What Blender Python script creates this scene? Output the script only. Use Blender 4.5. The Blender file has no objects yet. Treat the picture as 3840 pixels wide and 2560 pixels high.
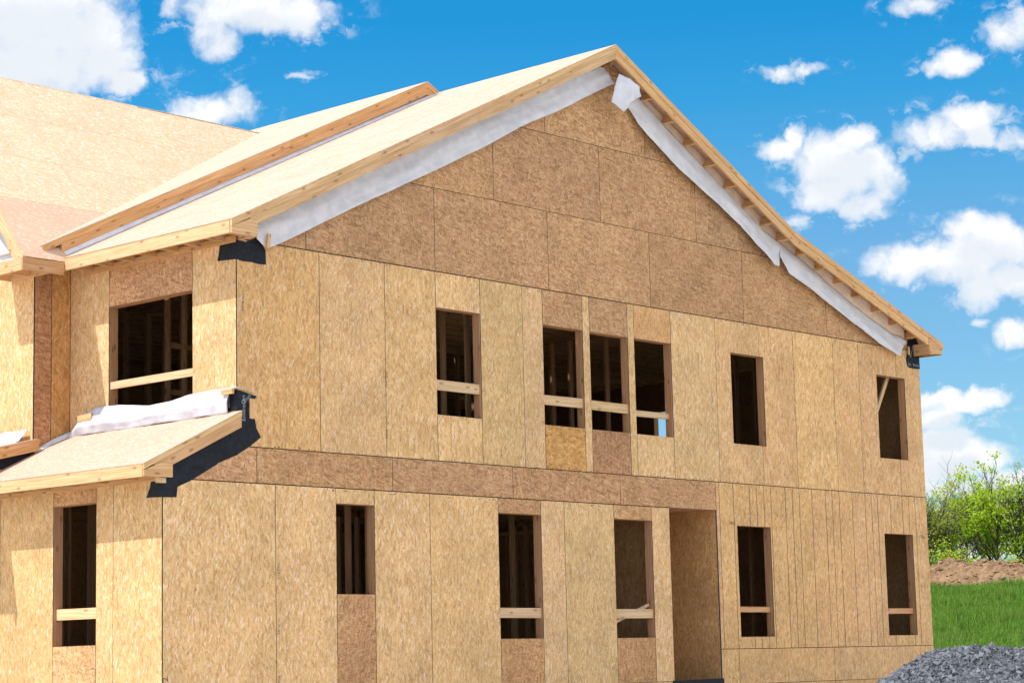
import bpy, math, random
import numpy as np
from mathutils import Vector, Matrix, noise

random.seed(7)
rng = np.random.default_rng(7)
scene = bpy.context.scene
ZO = 7.1                                   # survey heights are measured from the upper wall plate; ground is at zero

# ------------------------------------------------------------------ camera
CAM = Vector((-17.952, -21.122, -5.529 + ZO))
cam_d = bpy.data.cameras.new('camera')
cam = bpy.data.objects.new('camera', cam_d)
scene.collection.objects.link(cam)
Rm = Matrix(((0.67527644, -0.09306166, -0.73167018),
             (-0.73720036, -0.11633826, -0.66558323),
             (-0.02318096, 0.9888402, -0.14716557)))
cam.matrix_world = Matrix.Translation(CAM) @ Rm.to_4x4()
cam_d.sensor_width = 36.0
cam_d.lens = 8091.6 / 3840 * 36
cam_d.clip_start = 0.1
cam_d.clip_end = 6000
scene.camera = cam
scene.render.resolution_x, scene.render.resolution_y = 1024, 682

# ------------------------------------------------------------------ light
SUN_VEC = Vector((-0.439, 0.193, 0.878)).normalized()
SUN_EL = math.asin(SUN_VEC.z)
SUN_AZ = math.atan2(SUN_VEC.x, SUN_VEC.y)
sun_d = bpy.data.lights.new('sun', 'SUN')
sun_d.energy = 4.2
sun_d.angle = math.radians(0.5)
sun_d.color = (1.0, 0.975, 0.94)
sun = bpy.data.objects.new('sun', sun_d)
scene.collection.objects.link(sun)
sun.rotation_euler = SUN_VEC.to_track_quat('Z', 'Y').to_euler()
sun.location = (0, 0, 60)
vs = scene.view_settings
vs.view_transform = 'Standard'
vs.look = 'None'
vs.gamma = 1
vs.use_curve_mapping = False
vs.exposure = 0.5
scene.cycles.max_bounces = 8
scene.cycles.diffuse_bounces = 5
scene.cycles.transparent_max_bounces = 8
scene.cycles.use_denoising = True

BLOBS = [(34.91, 16.66, 2.18, 1.1), (36.4, 16.5, 1.15, 0.83), (35.37, 15.68, 1.95, 0.67), (36.97, 15.84, 0.81, 0.61), (37.44, 15.29, 0.46, 0.34), (34.79, 17.32, 2.3, 0.66), (34.58, 15.32, 0.91, 0.44), (40.94, 17.26, 1.78, 0.54), (41.77, 17.05, 1.07, 0.45), (39.65, 16.8, 0.47, 0.56), (39.88, 16.41, 0.47, 0.39), (38.65, 17.34, 0.26, 0.31), (39.64, 14.52, 0.99, 0.38), (40.4, 14.87, 0.35, 0.25), (42.11, 15.47, 0.26, 0.08), (56.26, 12.9, 0.81, 0.68), (57.01, 12.75, 0.98, 0.68), (55.06, 13.25, 0.58, 0.3), (56.28, 12.1, 0.81, 0.51), (57.79, 12.36, 0.46, 0.51), (57.24, 11.65, 0.69, 0.34), (55.48, 13.54, 0.26, 0.3), (57.04, 13.43, 0.58, 0.34), (59.84, 15.26, 0.59, 0.33), (59.6, 15.17, 0.57, 0.2), (59.17, 13.51, 0.85, 0.34), (60.15, 13.78, 0.79, 0.38), (60.35, 13.32, 0.45, 0.31), (61.24, 13.08, 0.45, 0.22), (58.48, 10.16, 1.18, 0.43), (59.94, 10.07, 1.12, 0.62), (60.21, 10.85, 0.89, 0.47), (60.86, 10.47, 0.67, 0.56), (60.18, 9.32, 0.61, 0.51), (61.03, 9.55, 0.66, 0.39), (60.95, 8.15, 0.5, 0.36), (61.18, 15.82, 0.51, 0.39), (61.59, 16.12, 0.34, 0.24), (58.83, 16.73, 0.52, 0.24), (55.2, 15.29, 0.49, 0.17), (55.85, 15.33, 0.47, 0.09), (58.97, 6.5, 0.78, 0.25), (60.08, 6.5, 0.66, 0.25), (58.83, 6.05, 0.67, 0.27), (59.4, 6.31, 0.89, 0.23), (59.01, 5.25, 1.0, 0.51), (59.67, 5.0, 0.99, 0.38), (58.65, 4.64, 0.89, 0.29), (60.41, 4.4, 0.99, 0.22), (59.29, 4.22, 1.54, 0.18), (59.81, 3.53, 1.64, 0.31), (59.22, 2.76, 1.54, 0.38), (55.44, 11.35, 0.25, 0.16), (60.08, 8.43, 0.18, 0.11)]

class G:
    """small helper for node trees"""
    def __init__(self, tree):
        self.t = tree
        tree.nodes.clear()
    def n(self, kind, **kw):
        nd = self.t.nodes.new(kind)
        for k, v in kw.items():
            setattr(nd, k, v)
        return nd
    def l(self, a, b):
        self.t.links.new(a, b)
    def put(self, sock, v):
        if isinstance(v, bpy.types.NodeSocket):
            self.l(v, sock)
        else:
            sock.default_value = v
    def math(self, op, a, b=None, c=None, clamp=False):
        nd = self.n('ShaderNodeMath', operation=op, use_clamp=clamp)
        for i, v in enumerate((a, b, c)):
            if v is not None:
                self.put(nd.inputs[i], v)
        return nd.outputs[0]
    def vec(self, op, a, b=None, c=None, out=0):
        nd = self.n('ShaderNodeVectorMath', operation=op)
        for i, v in enumerate((a, b, c)):
            if v is not None:
                self.put(nd.inputs[i], v)
        return nd.outputs[out]
    def mix(self, f, a, b, blend='MIX'):
        nd = self.n('ShaderNodeMix', data_type='RGBA', blend_type=blend)
        nd.clamp_factor = True
        self.put(nd.inputs[0], f)
        self.put(nd.inputs[6], a)
        self.put(nd.inputs[7], b)
        return nd.outputs[2]
    def ramp(self, f, stops, interp='LINEAR'):
        nd = self.n('ShaderNodeValToRGB')
        nd.color_ramp.interpolation = interp
        el = nd.color_ramp.elements
        while len(el) < len(stops):
            el.new(0.5)
        for e, (p, c) in zip(el, stops):
            e.position = p
            e.color = (*c, 1) if len(c) == 3 else c
        self.l(f, nd.inputs[0])
        return nd.outputs[0]
    def smooth(self, x, a, b, lo=0.0, hi=1.0):
        nd = self.n('ShaderNodeMapRange', interpolation_type='SMOOTHSTEP')
        self.put(nd.inputs[0], x)
        nd.inputs[1].default_value = a
        nd.inputs[2].default_value = b
        nd.inputs[3].default_value = lo
        nd.inputs[4].default_value = hi
        return nd.outputs[0]
    def noise(self, vec, scale, detail=2.0, rough=0.5, dims='3D'):
        nd = self.n('ShaderNodeTexNoise', noise_dimensions=dims)
        self.l(vec, nd.inputs['Vector'])
        nd.inputs['Scale'].default_value = scale
        nd.inputs['Detail'].default_value = detail
        nd.inputs['Roughness'].default_value = rough
        return nd.outputs

THIN = {9: .6, 10: .55, 11: .5, 12: .8, 13: .45, 14: .4, 19: .6, 20: .7, 24: .7, 25: .62, 28: .5, 36: .55, 37: .5, 38: .55, 39: .55, 40: .35,
        len(BLOBS) - 2: .4, len(BLOBS) - 1: .4}

def build_world():
    w = bpy.data.worlds.new('World')
    scene.world = w
    w.use_nodes = True
    g = G(w.node_tree)
    sky = g.n('ShaderNodeTexSky', sky_type='NISHITA')
    sky.sun_disc = False
    sky.sun_elevation = SUN_EL
    sky.sun_rotation = SUN_AZ
    sky.altitude = 200
    sky.air_density = 1.0
    sky.dust_density = 0.6
    sky.ozone_density = 2.0
    d = g.n('ShaderNodeTexCoord').outputs['Generated']
    d = g.vec('NORMALIZE', d)
    s = g.n('ShaderNodeSeparateXYZ')
    g.l(d, s.inputs[0])
    az = g.math('MULTIPLY', g.math('ARCTAN2', s.outputs[0], s.outputs[1]), 180 / math.pi)
    el = g.math('MULTIPLY', g.math('ARCSINE', s.outputs[2]), 180 / math.pi)
    cb = g.n('ShaderNodeCombineXYZ')
    g.l(az, cb.inputs[0]); g.l(el, cb.inputs[1])
    P = cb.outputs[0]
    # the air: deep saturated blue overhead, paler toward the horizon
    gain = g.ramp(g.math('MULTIPLY', el, 1 / 40.0), SKY_GAIN)
    skyc = g.mix(1.0, sky.outputs[0], gain, 'MULTIPLY')
    gm = g.n('ShaderNodeGamma')
    g.l(skyc, gm.inputs[0]); gm.inputs[1].default_value = 1.0
    skyc = gm.outputs[0]
    # cumulus: lobes in azimuth / elevation, their edges broken up by turbulence
    w1 = g.noise(P, 0.55, 3, 0.55, '2D')[1]
    w2 = g.noise(P, 1.7, 6, 0.62, '2D')[1]
    off = g.vec('ADD', g.vec('MULTIPLY', g.vec('SUBTRACT', w1, (.5, .5, .5)), (.5, .36, 0)),
                g.vec('MULTIPLY', g.vec('SUBTRACT', w2, (.5, .5, .5)), (.50, .40, 0)))
    PW = g.vec('ADD', P, off)
    def field(pos):  # union of the lobes, 1 at a heart and 0 at an edge
        f = None
        for bi, (a, e, ra, re) in enumerate(BLOBS):
            sx, sy = 1 / (ra * 1.12), 1 / (re * 1.15)
            v = g.vec('MULTIPLY_ADD', pos, (sx, sy, 0), (-a * sx, -e * sy, 0))
            q = g.vec('DOT_PRODUCT', v, v, out=1)
            if bi in THIN:
                q = g.math('MULTIPLY_ADD', q, THIN[bi], 1 - THIN[bi])
            if f is None:
                f = q
            else:
                nd = g.n('ShaderNodeMath', operation='SMOOTH_MIN')
                g.l(f, nd.inputs[0]); g.l(q, nd.inputs[1]); nd.inputs[2].default_value = 0.5
                f = nd.outputs[0]
        return g.math('SUBTRACT', 1.0, f)
    F = field(PW)
    # generic clouds added outside the view, dense so they lift the ambient light
    gen = g.noise(g.vec('MULTIPLY', d, (1, 1, 2.2)), 3.0, 6, 0.55)[0]
    gen = g.math('MULTIPLY', g.math('SUBTRACT', gen, 0.43), 6.0)
    side = g.math('MAXIMUM', g.smooth(g.math('ABSOLUTE', g.math('SUBTRACT', az, 47.7)), 17, 26),
                  g.smooth(el, 21, 28))
    gen = g.math('SUBTRACT', g.math('MULTIPLY', gen, side), g.math('MULTIPLY', g.math('SUBTRACT', 1.0, side), 5.0))
    F = g.math('MAXIMUM', F, gen)
    n1 = g.noise(PW, 2.0, 7, 0.56, '2D')[0]
    F2 = g.math('ADD', g.math('MULTIPLY', F, 1.55), g.math('MULTIPLY', g.math('SUBTRACT', n1, 0.5), 1.9))
    wisp = g.noise(g.vec('MULTIPLY', PW, (1, 1.5, 1)), 1.1, 6, 0.65, '2D')[0]
    wisp = g.math('MULTIPLY', g.smooth(wisp, .52, .72, 0, .45), g.smooth(F, -2.6, -.3))
    dens = g.math('MAXIMUM', g.smooth(F2, -0.75, 1.35), wisp)
    # thickness variation gives soft grey bellies
    above = field(g.vec('ADD', PW, (-.12, .62, 0)))
    body = g.noise(PW, 0.7, 3, 0.5, '2D')[0]
    belly = g.smooth(g.math('ADD', above, g.math('MULTIPLY', g.math('SUBTRACT', body, .5), 1.2)), -.2, .9)
    grey = g.math('MULTIPLY', belly, g.smooth(F2, -.1, 1.3))
    low = g.smooth(el, 3.0, 8.0, 0.75, 0.5)
    cc = g.mix(g.math('MULTIPLY', grey, low), (CL, CL, CL * 1.01, 1), (CL * .66, CL * .74, CL * .84, 1))
    cc = g.mix(side, cc, g.mix(1.0, cc, (1.5, 1.5, 1.5, 1), 'MULTIPLY'))  # out-of-view clouds brightened to fill the shaded walls
    up = g.smooth(el, -1.5, 0.5)
    dens = g.math('MULTIPLY', g.math('MULTIPLY', dens, up), 0.97)
    col = g.mix(dens, skyc, cc)
    bg = g.n('ShaderNodeBackground')
    g.l(col, bg.inputs[0])
    bg.inputs[1].default_value = SKY_STRENGTH
    out = g.n('ShaderNodeOutputWorld')
    g.l(bg.outputs[0], out.inputs[0])
    w.cycles.sampling_method = 'MANUAL'
    w.cycles.sample_map_resolution = 1024

SKY_STRENGTH = 0.12
SKY_GAIN = [(0.0, (.50, .72, .80)), (.15, (.49, .73, .84)), (.205, (.445, .73, .84)), (.26, (.43, .73, .87)), (.3125, (.295, .75, .91)), (.3675, (.14, .73, .95)), (.4225, (.065, .69, .96)), (1.0, (.08, .66, .95))]
CL = 0.74 / SKY_STRENGTH
build_world()

# ------------------------------------------------------------------ materials
def new_mat(name):
    m = bpy.data.materials.new(name)
    m.use_nodes = True
    return m, G(m.node_tree)

def finish(g, col, rough=0.7, spec=0.3, bump=None, bstr=0.2, bdist=0.004, trans=None):
    p = g.n('ShaderNodeBsdfPrincipled')
    g.put(p.inputs['Base Color'], col)
    g.put(p.inputs['Roughness'], rough)
    p.inputs['Specular IOR Level'].default_value = spec
    if bump is not None:
        b = g.n('ShaderNodeBump')
        b.inputs['Strength'].default_value = bstr
        b.inputs['Distance'].default_value = bdist
        g.l(bump, b.inputs['Height'])
        g.l(b.outputs[0], p.inputs['Normal'])
    o = g.n('ShaderNodeOutputMaterial')
    sh = p.outputs[0]
    if trans:
        f, tc = trans
        t = g.n('ShaderNodeBsdfTranslucent')
        g.put(t.inputs[0], tc if tc is not None else col)
        mx = g.n('ShaderNodeMixShader')
        mx.inputs[0].default_value = f
        g.l(sh, mx.inputs[1]); g.l(t.outputs[0], mx.inputs[2])
        sh = mx.outputs[0]
    g.l(sh, o.inputs[0])

def scale_by(g, v, f):
    nd = g.n('ShaderNodeVectorMath', operation='SCALE')
    g.l(v, nd.inputs[0]); g.l(f, nd.inputs['Scale'])
    return nd.outputs[0]

def osb_mat(name, pal, spread, contrast=1.0, mottled=0.16, pale=0.0, pale_c=(.78, .64, .49), stray=.7, drift=.55):
    m, g = new_mat(name)
    uv = g.n('ShaderNodeTexCoord').outputs['UV']
    oi = g.n('ShaderNodeObjectInfo')
    cb = g.n('ShaderNodeCombineXYZ')
    g.l(g.math('MULTIPLY', oi.outputs['Random'], 37.3), cb.inputs[0])
    g.l(g.math('MULTIPLY', oi.outputs['Random'], 91.7), cb.inputs[1])
    sc_ = g.math('ADD', .82, g.math('MULTIPLY', g.math('FRACT', g.math('MULTIPLY', oi.outputs['Random'], 7.77)), .40))
    P = g.vec('ADD', scale_by(g, uv, sc_), cb.outputs[0])
    wob = g.noise(P, 9.0, 2, 0.5, '2D')[1]
    P = g.vec('ADD', P, g.vec('MULTIPLY', g.vec('SUBTRACT', wob, (.5, .5, .5)), (.02, .02, 0)))
    val = None
    specs = [(0.0, 62, 12.5, 0), (0.33, 54, 12.0, .50), (-0.30, 70, 14.0, .52), (0.75, 50, 11.0, .66),
             (-0.85, 58, 13.0, .68), (0.12, 46, 8.5, .72)]
    for i, (a, sx, sy, thr) in enumerate(specs):
        mp = g.n('ShaderNodeMapping', vector_type='TEXTURE')
        mp.vector_type = 'POINT'
        r = g.n('ShaderNodeVectorRotate', rotation_type='Z_AXIS')
        g.l(P, r.inputs['Vector'])
        r.inputs['Angle'].default_value = a * spread
        q = g.vec('MULTIPLY_ADD', r.outputs[0], (sx, sy, 1), (i * 7.31, i * 3.77, 0))
        g.t.nodes.remove(mp)
        v = g.n('ShaderNodeTexVoronoi', voronoi_dimensions='2D', feature='F1')
        g.l(q, v.inputs['Vector'])
        v.inputs['Scale'].default_value = 1.0
        sp = g.n('ShaderNodeSeparateColor')
        g.l(v.outputs['Color'], sp.inputs[0])
        if val is None:
            val = sp.outputs[1]
        else:
            msk = g.math('GREATER_THAN', sp.outputs[0], thr)
            mx = g.n('ShaderNodeMix', data_type='FLOAT')
            g.l(msk, mx.inputs[0]); g.l(val, mx.inputs[2]); g.l(sp.outputs[1], mx.inputs[3])
            val = mx.outputs[0]
    fine = g.noise(g.vec('MULTIPLY', P, (150, 26, 1)), 1.0, 4, 0.65, '2D')[0]
    mid = g.noise(g.vec('MULTIPLY', P, (22, 9, 1)), 1.0, 3, 0.6, '2D')[0]
    tone = g.math('ADD', g.math('MULTIPLY', g.math('SUBTRACT', val, 0.5), 0.44 * contrast), 0.5)
    tone = g.math('ADD', tone, g.math('MULTIPLY', g.math('SUBTRACT', fine, 0.5), 0.74 * contrast))
    tone = g.math('ADD', tone, g.math('MULTIPLY', g.math('SUBTRACT', mid, 0.5), 0.5 * contrast))
    if pale:
        tone = g.math('ADD', tone, pale)
    tone = g.math('MAXIMUM', g.math('MINIMUM', tone, 1.0), 0.0)
    col = g.ramp(tone, pal)
    # sparse stray flakes: pale ones and orange ones lying at their own angles
    for k, (a, fc, thr) in enumerate(((0.5, pale_c, .90), (-0.95, (.62, .36, .13), .945), (-0.2, pale_c, .93))):
        r = g.n('ShaderNodeVectorRotate', rotation_type='Z_AXIS')
        g.l(P, r.inputs['Vector'])
        r.inputs['Angle'].default_value = a * spread
        v = g.n('ShaderNodeTexVoronoi', voronoi_dimensions='2D', feature='F1')
        g.l(g.vec('MULTIPLY_ADD', r.outputs[0], (42, 10.5, 1), (k * 17.7 + 50, k * 5.1, 0)), v.inputs['Vector'])
        v.inputs['Scale'].default_value = 1.0
        sp = g.n('ShaderNodeSeparateColor')
        g.l(v.outputs['Color'], sp.inputs[0])
        inside_ = g.smooth(v.outputs['Distance'], .30, .42, 1.0, 0.0)
        col = g.mix(g.math('MULTIPLY', g.math('MULTIPLY', g.math('GREATER_THAN', sp.outputs[0], thr), inside_), stray), col, (*fc, 1))
    # pinkish / yellow drift between strands
    hue = g.noise(g.vec('MULTIPLY', P, (30, 7, 1)), 1.0, 2, 0.5, '2D')[0]
    col = g.mix(g.smooth(hue, .35, .7, 0, drift), col, (1.0, .90, .82, 1), 'MULTIPLY')
    big = g.noise(P, 1.3, 3, 0.55, '2D')[0]
    mul = g.math('ADD', 1.0 - mottled * .5, g.math('MULTIPLY', g.smooth(big, .3, .7), mottled))
    cm = g.n('ShaderNodeCombineColor')
    for k in range(3):
        g.l(mul, cm.inputs[k])
    col = g.mix(1.0, col, cm.outputs[0], 'MULTIPLY')
    st_ = g.noise(g.vec('MULTIPLY', P, (95, 17, 1)), 1.0, 2, 0.55, '2D')[0]
    col = g.mix(g.smooth(st_, .655, .73, 0, .42), col, (.17, .095, .045, 1))
    speck = g.noise(P, 60, 2, 0.6, '2D')[0]
    col = g.mix(g.smooth(speck, .66, .74, 0, .65), col, (.10, .06, .03, 1))
    col = g.mix(1.0, col, oi.outputs['Color'], 'MULTIPLY')
    finish(g, col, 0.72, 0.22, tone, 0.35, 0.003)
    return m

PAL_WALL = [(0.00, (0.203, 0.106, 0.043)), (0.22, (0.423, 0.252, 0.114)), (0.45, (0.615, 0.400, 0.189)), (0.62, (0.687, 0.464, 0.239)), (0.82, (0.777, 0.571, 0.347)), (1.00, (0.846, 0.707, 0.543))]
PAL_FACE = [(0.00, (0.111, 0.054, 0.023)), (0.22, (0.270, 0.147, 0.070)), (0.45, (0.428, 0.249, 0.129)), (0.62, (0.501, 0.307, 0.171)), (0.82, (0.613, 0.409, 0.242)), (1.00, (0.696, 0.527, 0.350))]
PAL_ROOF = [(0.00, (0.257, 0.130, 0.064)), (0.20, (0.400, 0.229, 0.142)), (0.45, (0.484, 0.305, 0.212)), (0.65, (0.520, 0.340, 0.259)), (0.85, (0.569, 0.405, 0.341)), (1.00, (0.613, 0.469, 0.453))]
PAL_CROSS = [(0.00, (0.273, 0.161, 0.073)), (0.20, (0.426, 0.286, 0.160)), (0.45, (0.517, 0.381, 0.239)), (0.65, (0.555, 0.425, 0.290)), (0.85, (0.609, 0.505, 0.384)), (1.00, (0.654, 0.586, 0.508))]
OSB = osb_mat('osb_strand_board', PAL_WALL, 0.75, 0.88)
OSBF = osb_mat('osb_face_board', PAL_FACE, 1.7, 1.0, 0.16, 0.0, (.64, .46, .28), .5)
OSBR = osb_mat('osb_roof_board', PAL_CROSS, 1.2, 0.8, 0.08, 0.04, (.86, .80, .70), .40, .3)
OSBRP = osb_mat('osb_roof_board_smooth', PAL_ROOF, 1.0, 0.5, 0.06, 0.12, (.76, .70, .60), .35, .15)

def lumber_mat(name, c0, c1, knots=0.6, rough=0.65):
    m, g = new_mat(name)
    uv = g.n('ShaderNodeTexCoord').outputs['UV']
    oi = g.n('ShaderNodeObjectInfo')
    cb = g.n('ShaderNodeCombineXYZ')
    g.l(g.math('MULTIPLY', oi.outputs['Random'], 53.1), cb.inputs[0])
    g.l(g.math('MULTIPLY', oi.outputs['Random'], 23.9), cb.inputs[1])
    P = g.vec('ADD', uv, cb.outputs[0])
    wob = g.noise(P, 1.2, 2, 0.5, '2D')[1]
    Pw = g.vec('ADD', P, g.vec('MULTIPLY', g.vec('SUBTRACT', wob, (.5, .5, .5)), (.06, 0, 0)))
    ring = g.noise(g.vec('MULTIPLY', Pw, (42, 1.3, 1)), 1.0, 4, 0.6, '2D')[0]
    fib = g.noise(g.vec('MULTIPLY', P, (240, 9, 1)), 1.0, 2, 0.6, '2D')[0]
    t = g.math('ADD', g.math('MULTIPLY', ring, .75), g.math('MULTIPLY', fib, .25))
    col = g.mix(g.smooth(t, .3, .7), c0, c1)
    v = g.n('ShaderNodeTexVoronoi', voronoi_dimensions='2D', feature='F1')
    g.l(g.vec('MULTIPLY', P, (5.0, 2.2, 1)), v.inputs['Vector'])
    v.inputs['Scale'].default_value = 1.0
    kn = g.smooth(v.outputs['Distance'], 0.05, 0.13, knots, 0.0)
    col = g.mix(kn, col, (.14, .065, .025, 1))
    big = g.noise(P, 1.1, 2, 0.5, '2D')[0]
    col = g.mix(g.smooth(big, .35, .7, 0, .45), col, (.93, .82, .72, 1), 'MULTIPLY')
    col = g.mix(1.0, col, oi.outputs['Color'], 'MULTIPLY')
    finish(g, col, rough, 0.25, t, 0.2, 0.002)
    return m

PINE = lumber_mat('pine_lumber', (.46, .305, .16, 1), (.66, .49, .31, 1), .5)
FIR = lumber_mat('reddish_fir_lumber', (.36, .185, .095, 1), (.50, .29, .165, 1))
STUD = lumber_mat('stud_lumber', (.24, .135, .065, 1), (.36, .22, .115, 1))

def plain_mat(name, col, rough=0.6, spec=0.3, nscale=6.0, amt=0.25, bump=0.0, trans=None):
    m, g = new_mat(name)
    P = g.n('ShaderNodeTexCoord').outputs['Object']
    n = g.noise(P, nscale, 5, 0.6)[0]
    c = g.mix(g.smooth(n, .3, .7), tuple(v * (1 - amt) for v in col) + (1,), tuple(min(1, v * (1 + amt * .6)) for v in col) + (1,))
    finish(g, c, rough, spec, n if bump else None, bump, 0.01, trans)
    return m

EDGE = plain_mat('edge_seal_paint', (.035, .05, .05), 0.7)
SEAMDARK = plain_mat('dark_gap', (.03, .02, .012), 0.9)
INK = plain_mat('printing_ink', (.15, .12, .10), 0.8)
RULEINK = plain_mat('ruled_line_ink', (.05, .055, .045), 0.8)
INKP = plain_mat('pale_chalk_line', (.15, .11, .08), 0.8)
MEMBRANE = plain_mat('black_membrane', (.009, .012, .019), 0.6, 0.2, 14, 0.5, 0.25)
MEMTEXT = plain_mat('grey_print', (.30, .34, .40), 0.6)
CONCRETE = plain_mat('grey_concrete', (.36, .35, .33), 0.85, 0.2, 3, 0.2, 0.2)

def wrap_mat():
    m, g = new_mat('white_house_wrap')
    P = g.n('ShaderNodeTexCoord').outputs['Object']
    n = g.noise(P, 5, 5, 0.6)[0]
    cr = g.noise(g.vec('MULTIPLY', P, (1, 1, 2)), 3.5, 3, 0.55)[0]
    c = g.mix(g.smooth(n, .35, .7), (.66, .68, .76, 1), (.80, .81, .87, 1))
    st = g.noise(P, 2.4, 5, 0.65)[0]
    c = g.mix(g.smooth(st, .62, .75, 0, .45), c, (.72, .60, .50, 1))
    finish(g, c, 0.42, 0.35, cr, 0.25, 0.05, (0.2, (.8, .8, .82, 1)))
    return m
WRAP = wrap_mat()
BOUNCEWRAP = plain_mat('warm_bounce_wrap', (.80, .68, .58), 0.6, 0.2, 5, 0.12, 0.1)  # white wrap with warm bounce off the timber mixed into its colour

# ------------------------------------------------------------------ mesh helpers
ORG = {}
def V(*a):
    return Vector(a)

class MB:
    def __init__(self, grain=(0, 0, 1)):
        self.v, self.f, self.m, self.g = [], [], [], []
        self.grain = Vector(grain)
    def poly(self, pts, m=0, grain=None):
        i = len(self.v)
        self.v += [Vector(p) for p in pts]
        self.f.append(list(range(i, i + len(pts))))
        self.m.append(m)
        self.g.append(Vector(grain) if grain is not None else self.grain)
    def prism(self, pts, ext, m=0, ms=None, grain=None):
        """closed solid: outline pts swept along ext; faces wound outward"""
        pts = [Vector(p) for p in pts]
        ext = Vector(ext)
        ms = m if ms is None else ms
        n = Vector((0, 0, 0))
        for a, b in zip(pts, pts[1:] + pts[:1]):
            n += a.cross(b)
        if n.dot(ext) > 0:
            pts = pts[::-1]
        top = [p + ext for p in pts]
        self.poly(pts, m, grain)
        self.poly(top[::-1], ms, grain)
        k = len(pts)
        for i in range(k):
            j = (i + 1) % k
            self.poly([pts[j], pts[i], top[i], top[j]], ms, grain)
    def box(self, lo, hi, m=0, grain=None):
        lo, hi = Vector(lo), Vector(hi)
        self.prism([(lo.x, lo.y, lo.z), (hi.x, lo.y, lo.z), (hi.x, hi.y, lo.z), (lo.x, hi.y, lo.z)], (0, 0, hi.z - lo.z), m, None, grain)
    def board(self, p0, p1, wide, thick, m=0):
        """a length of timber from p0 to p1; wide and thick are cross-section vectors from its corner"""
        p0, p1, wide, thick = Vector(p0), Vector(p1), Vector(wide), Vector(thick)
        self.prism([p0, p0 + wide, p0 + wide + thick, p0 + thick], p1 - p0, m, None, (p1 - p0).normalized())
    def build(self, name, mats, parent=None, color=None, loc=None, zo=ZO):
        me = bpy.data.meshes.new(name)
        if parent is not None:
            org = ORG[parent.name]
        else:
            org = Vector(loc) if loc is not None else Vector((0, 0, 0))
        shift = Vector((0, 0, zo)) - org
        me.from_pydata([tuple(p + shift) for p in self.v], [], self.f)
        if not isinstance(mats, (list, tuple)):
            mats = [mats]
        for mt in mats:
            me.materials.append(mt)
        uvl = me.uv_layers.new(name='UVMap')
        li = 0
        for fi, f in enumerate(self.f):
            pts = [self.v[i] for i in f]
            n = Vector((0, 0, 0))
            for a, b in zip(pts, pts[1:] + pts[:1]):
                n += a.cross(b)
            if n.length < 1e-12:
                n = Vector((0, 0, 1))
            n.normalize()
            gr = self.g[fi]
            if abs(gr.dot(n)) > .9:
                gr = Vector((1, 0, 0)) if abs(n.x) < .6 else Vector((0, 1, 0))
            va = (gr - n * gr.dot(n)).normalized()
            ua = va.cross(n)
            for p in pts:
                uvl.data[li].uv = (p.dot(ua), p.dot(va))
                li += 1
        me.polygons.foreach_set('material_index', self.m)
        me.update()
        o = bpy.data.objects.new(name, me)
        scene.collection.objects.link(o)
        if parent is not None:
            o.parent = parent
        else:
            o.location = org
        ORG[o.name] = org
        if color:
            o.color = (*color, 1)
        return o

def tag(o, label=None, cat=None, group=None, kind=None):
    if label: o['label'] = label
    if cat: o['category'] = cat
    if group: o['group'] = group
    if kind: o['kind'] = kind
    return o

def empty(name, loc):
    o = bpy.data.objects.new(name, None)
    scene.collection.objects.link(o)
    o.location = loc
    o.empty_display_size = .3
    ORG[o.name] = Vector(loc)
    return o

def clip(poly, nx, ny, d):
    """keep the part of a 2-D polygon where nx*x + ny*y <= d"""
    out = []
    for (x0, y0), (x1, y1) in zip(poly, poly[1:] + poly[:1]):
        a, b = nx * x0 + ny * y0 - d, nx * x1 + ny * y1 - d
        if a <= 0: out.append((x0, y0))
        if a * b < 0:
            t = a / (a - b)
            out.append((x0 + t * (x1 - x0), y0 + t * (y1 - y0)))
    return out

# planes of the building: (across, up, depth inward) -> point
def plane_gable(a, b, d): return Vector((a, d, b))
def plane_x(X):
    return lambda a, b, d: Vector((X + d, a, b))
def plane_y(Y):
    return lambda a, b, d: Vector((a, Y + d, b))
def side_dir(pl):
    return (pl(1, 0, 0) - pl(0, 0, 0))

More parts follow.
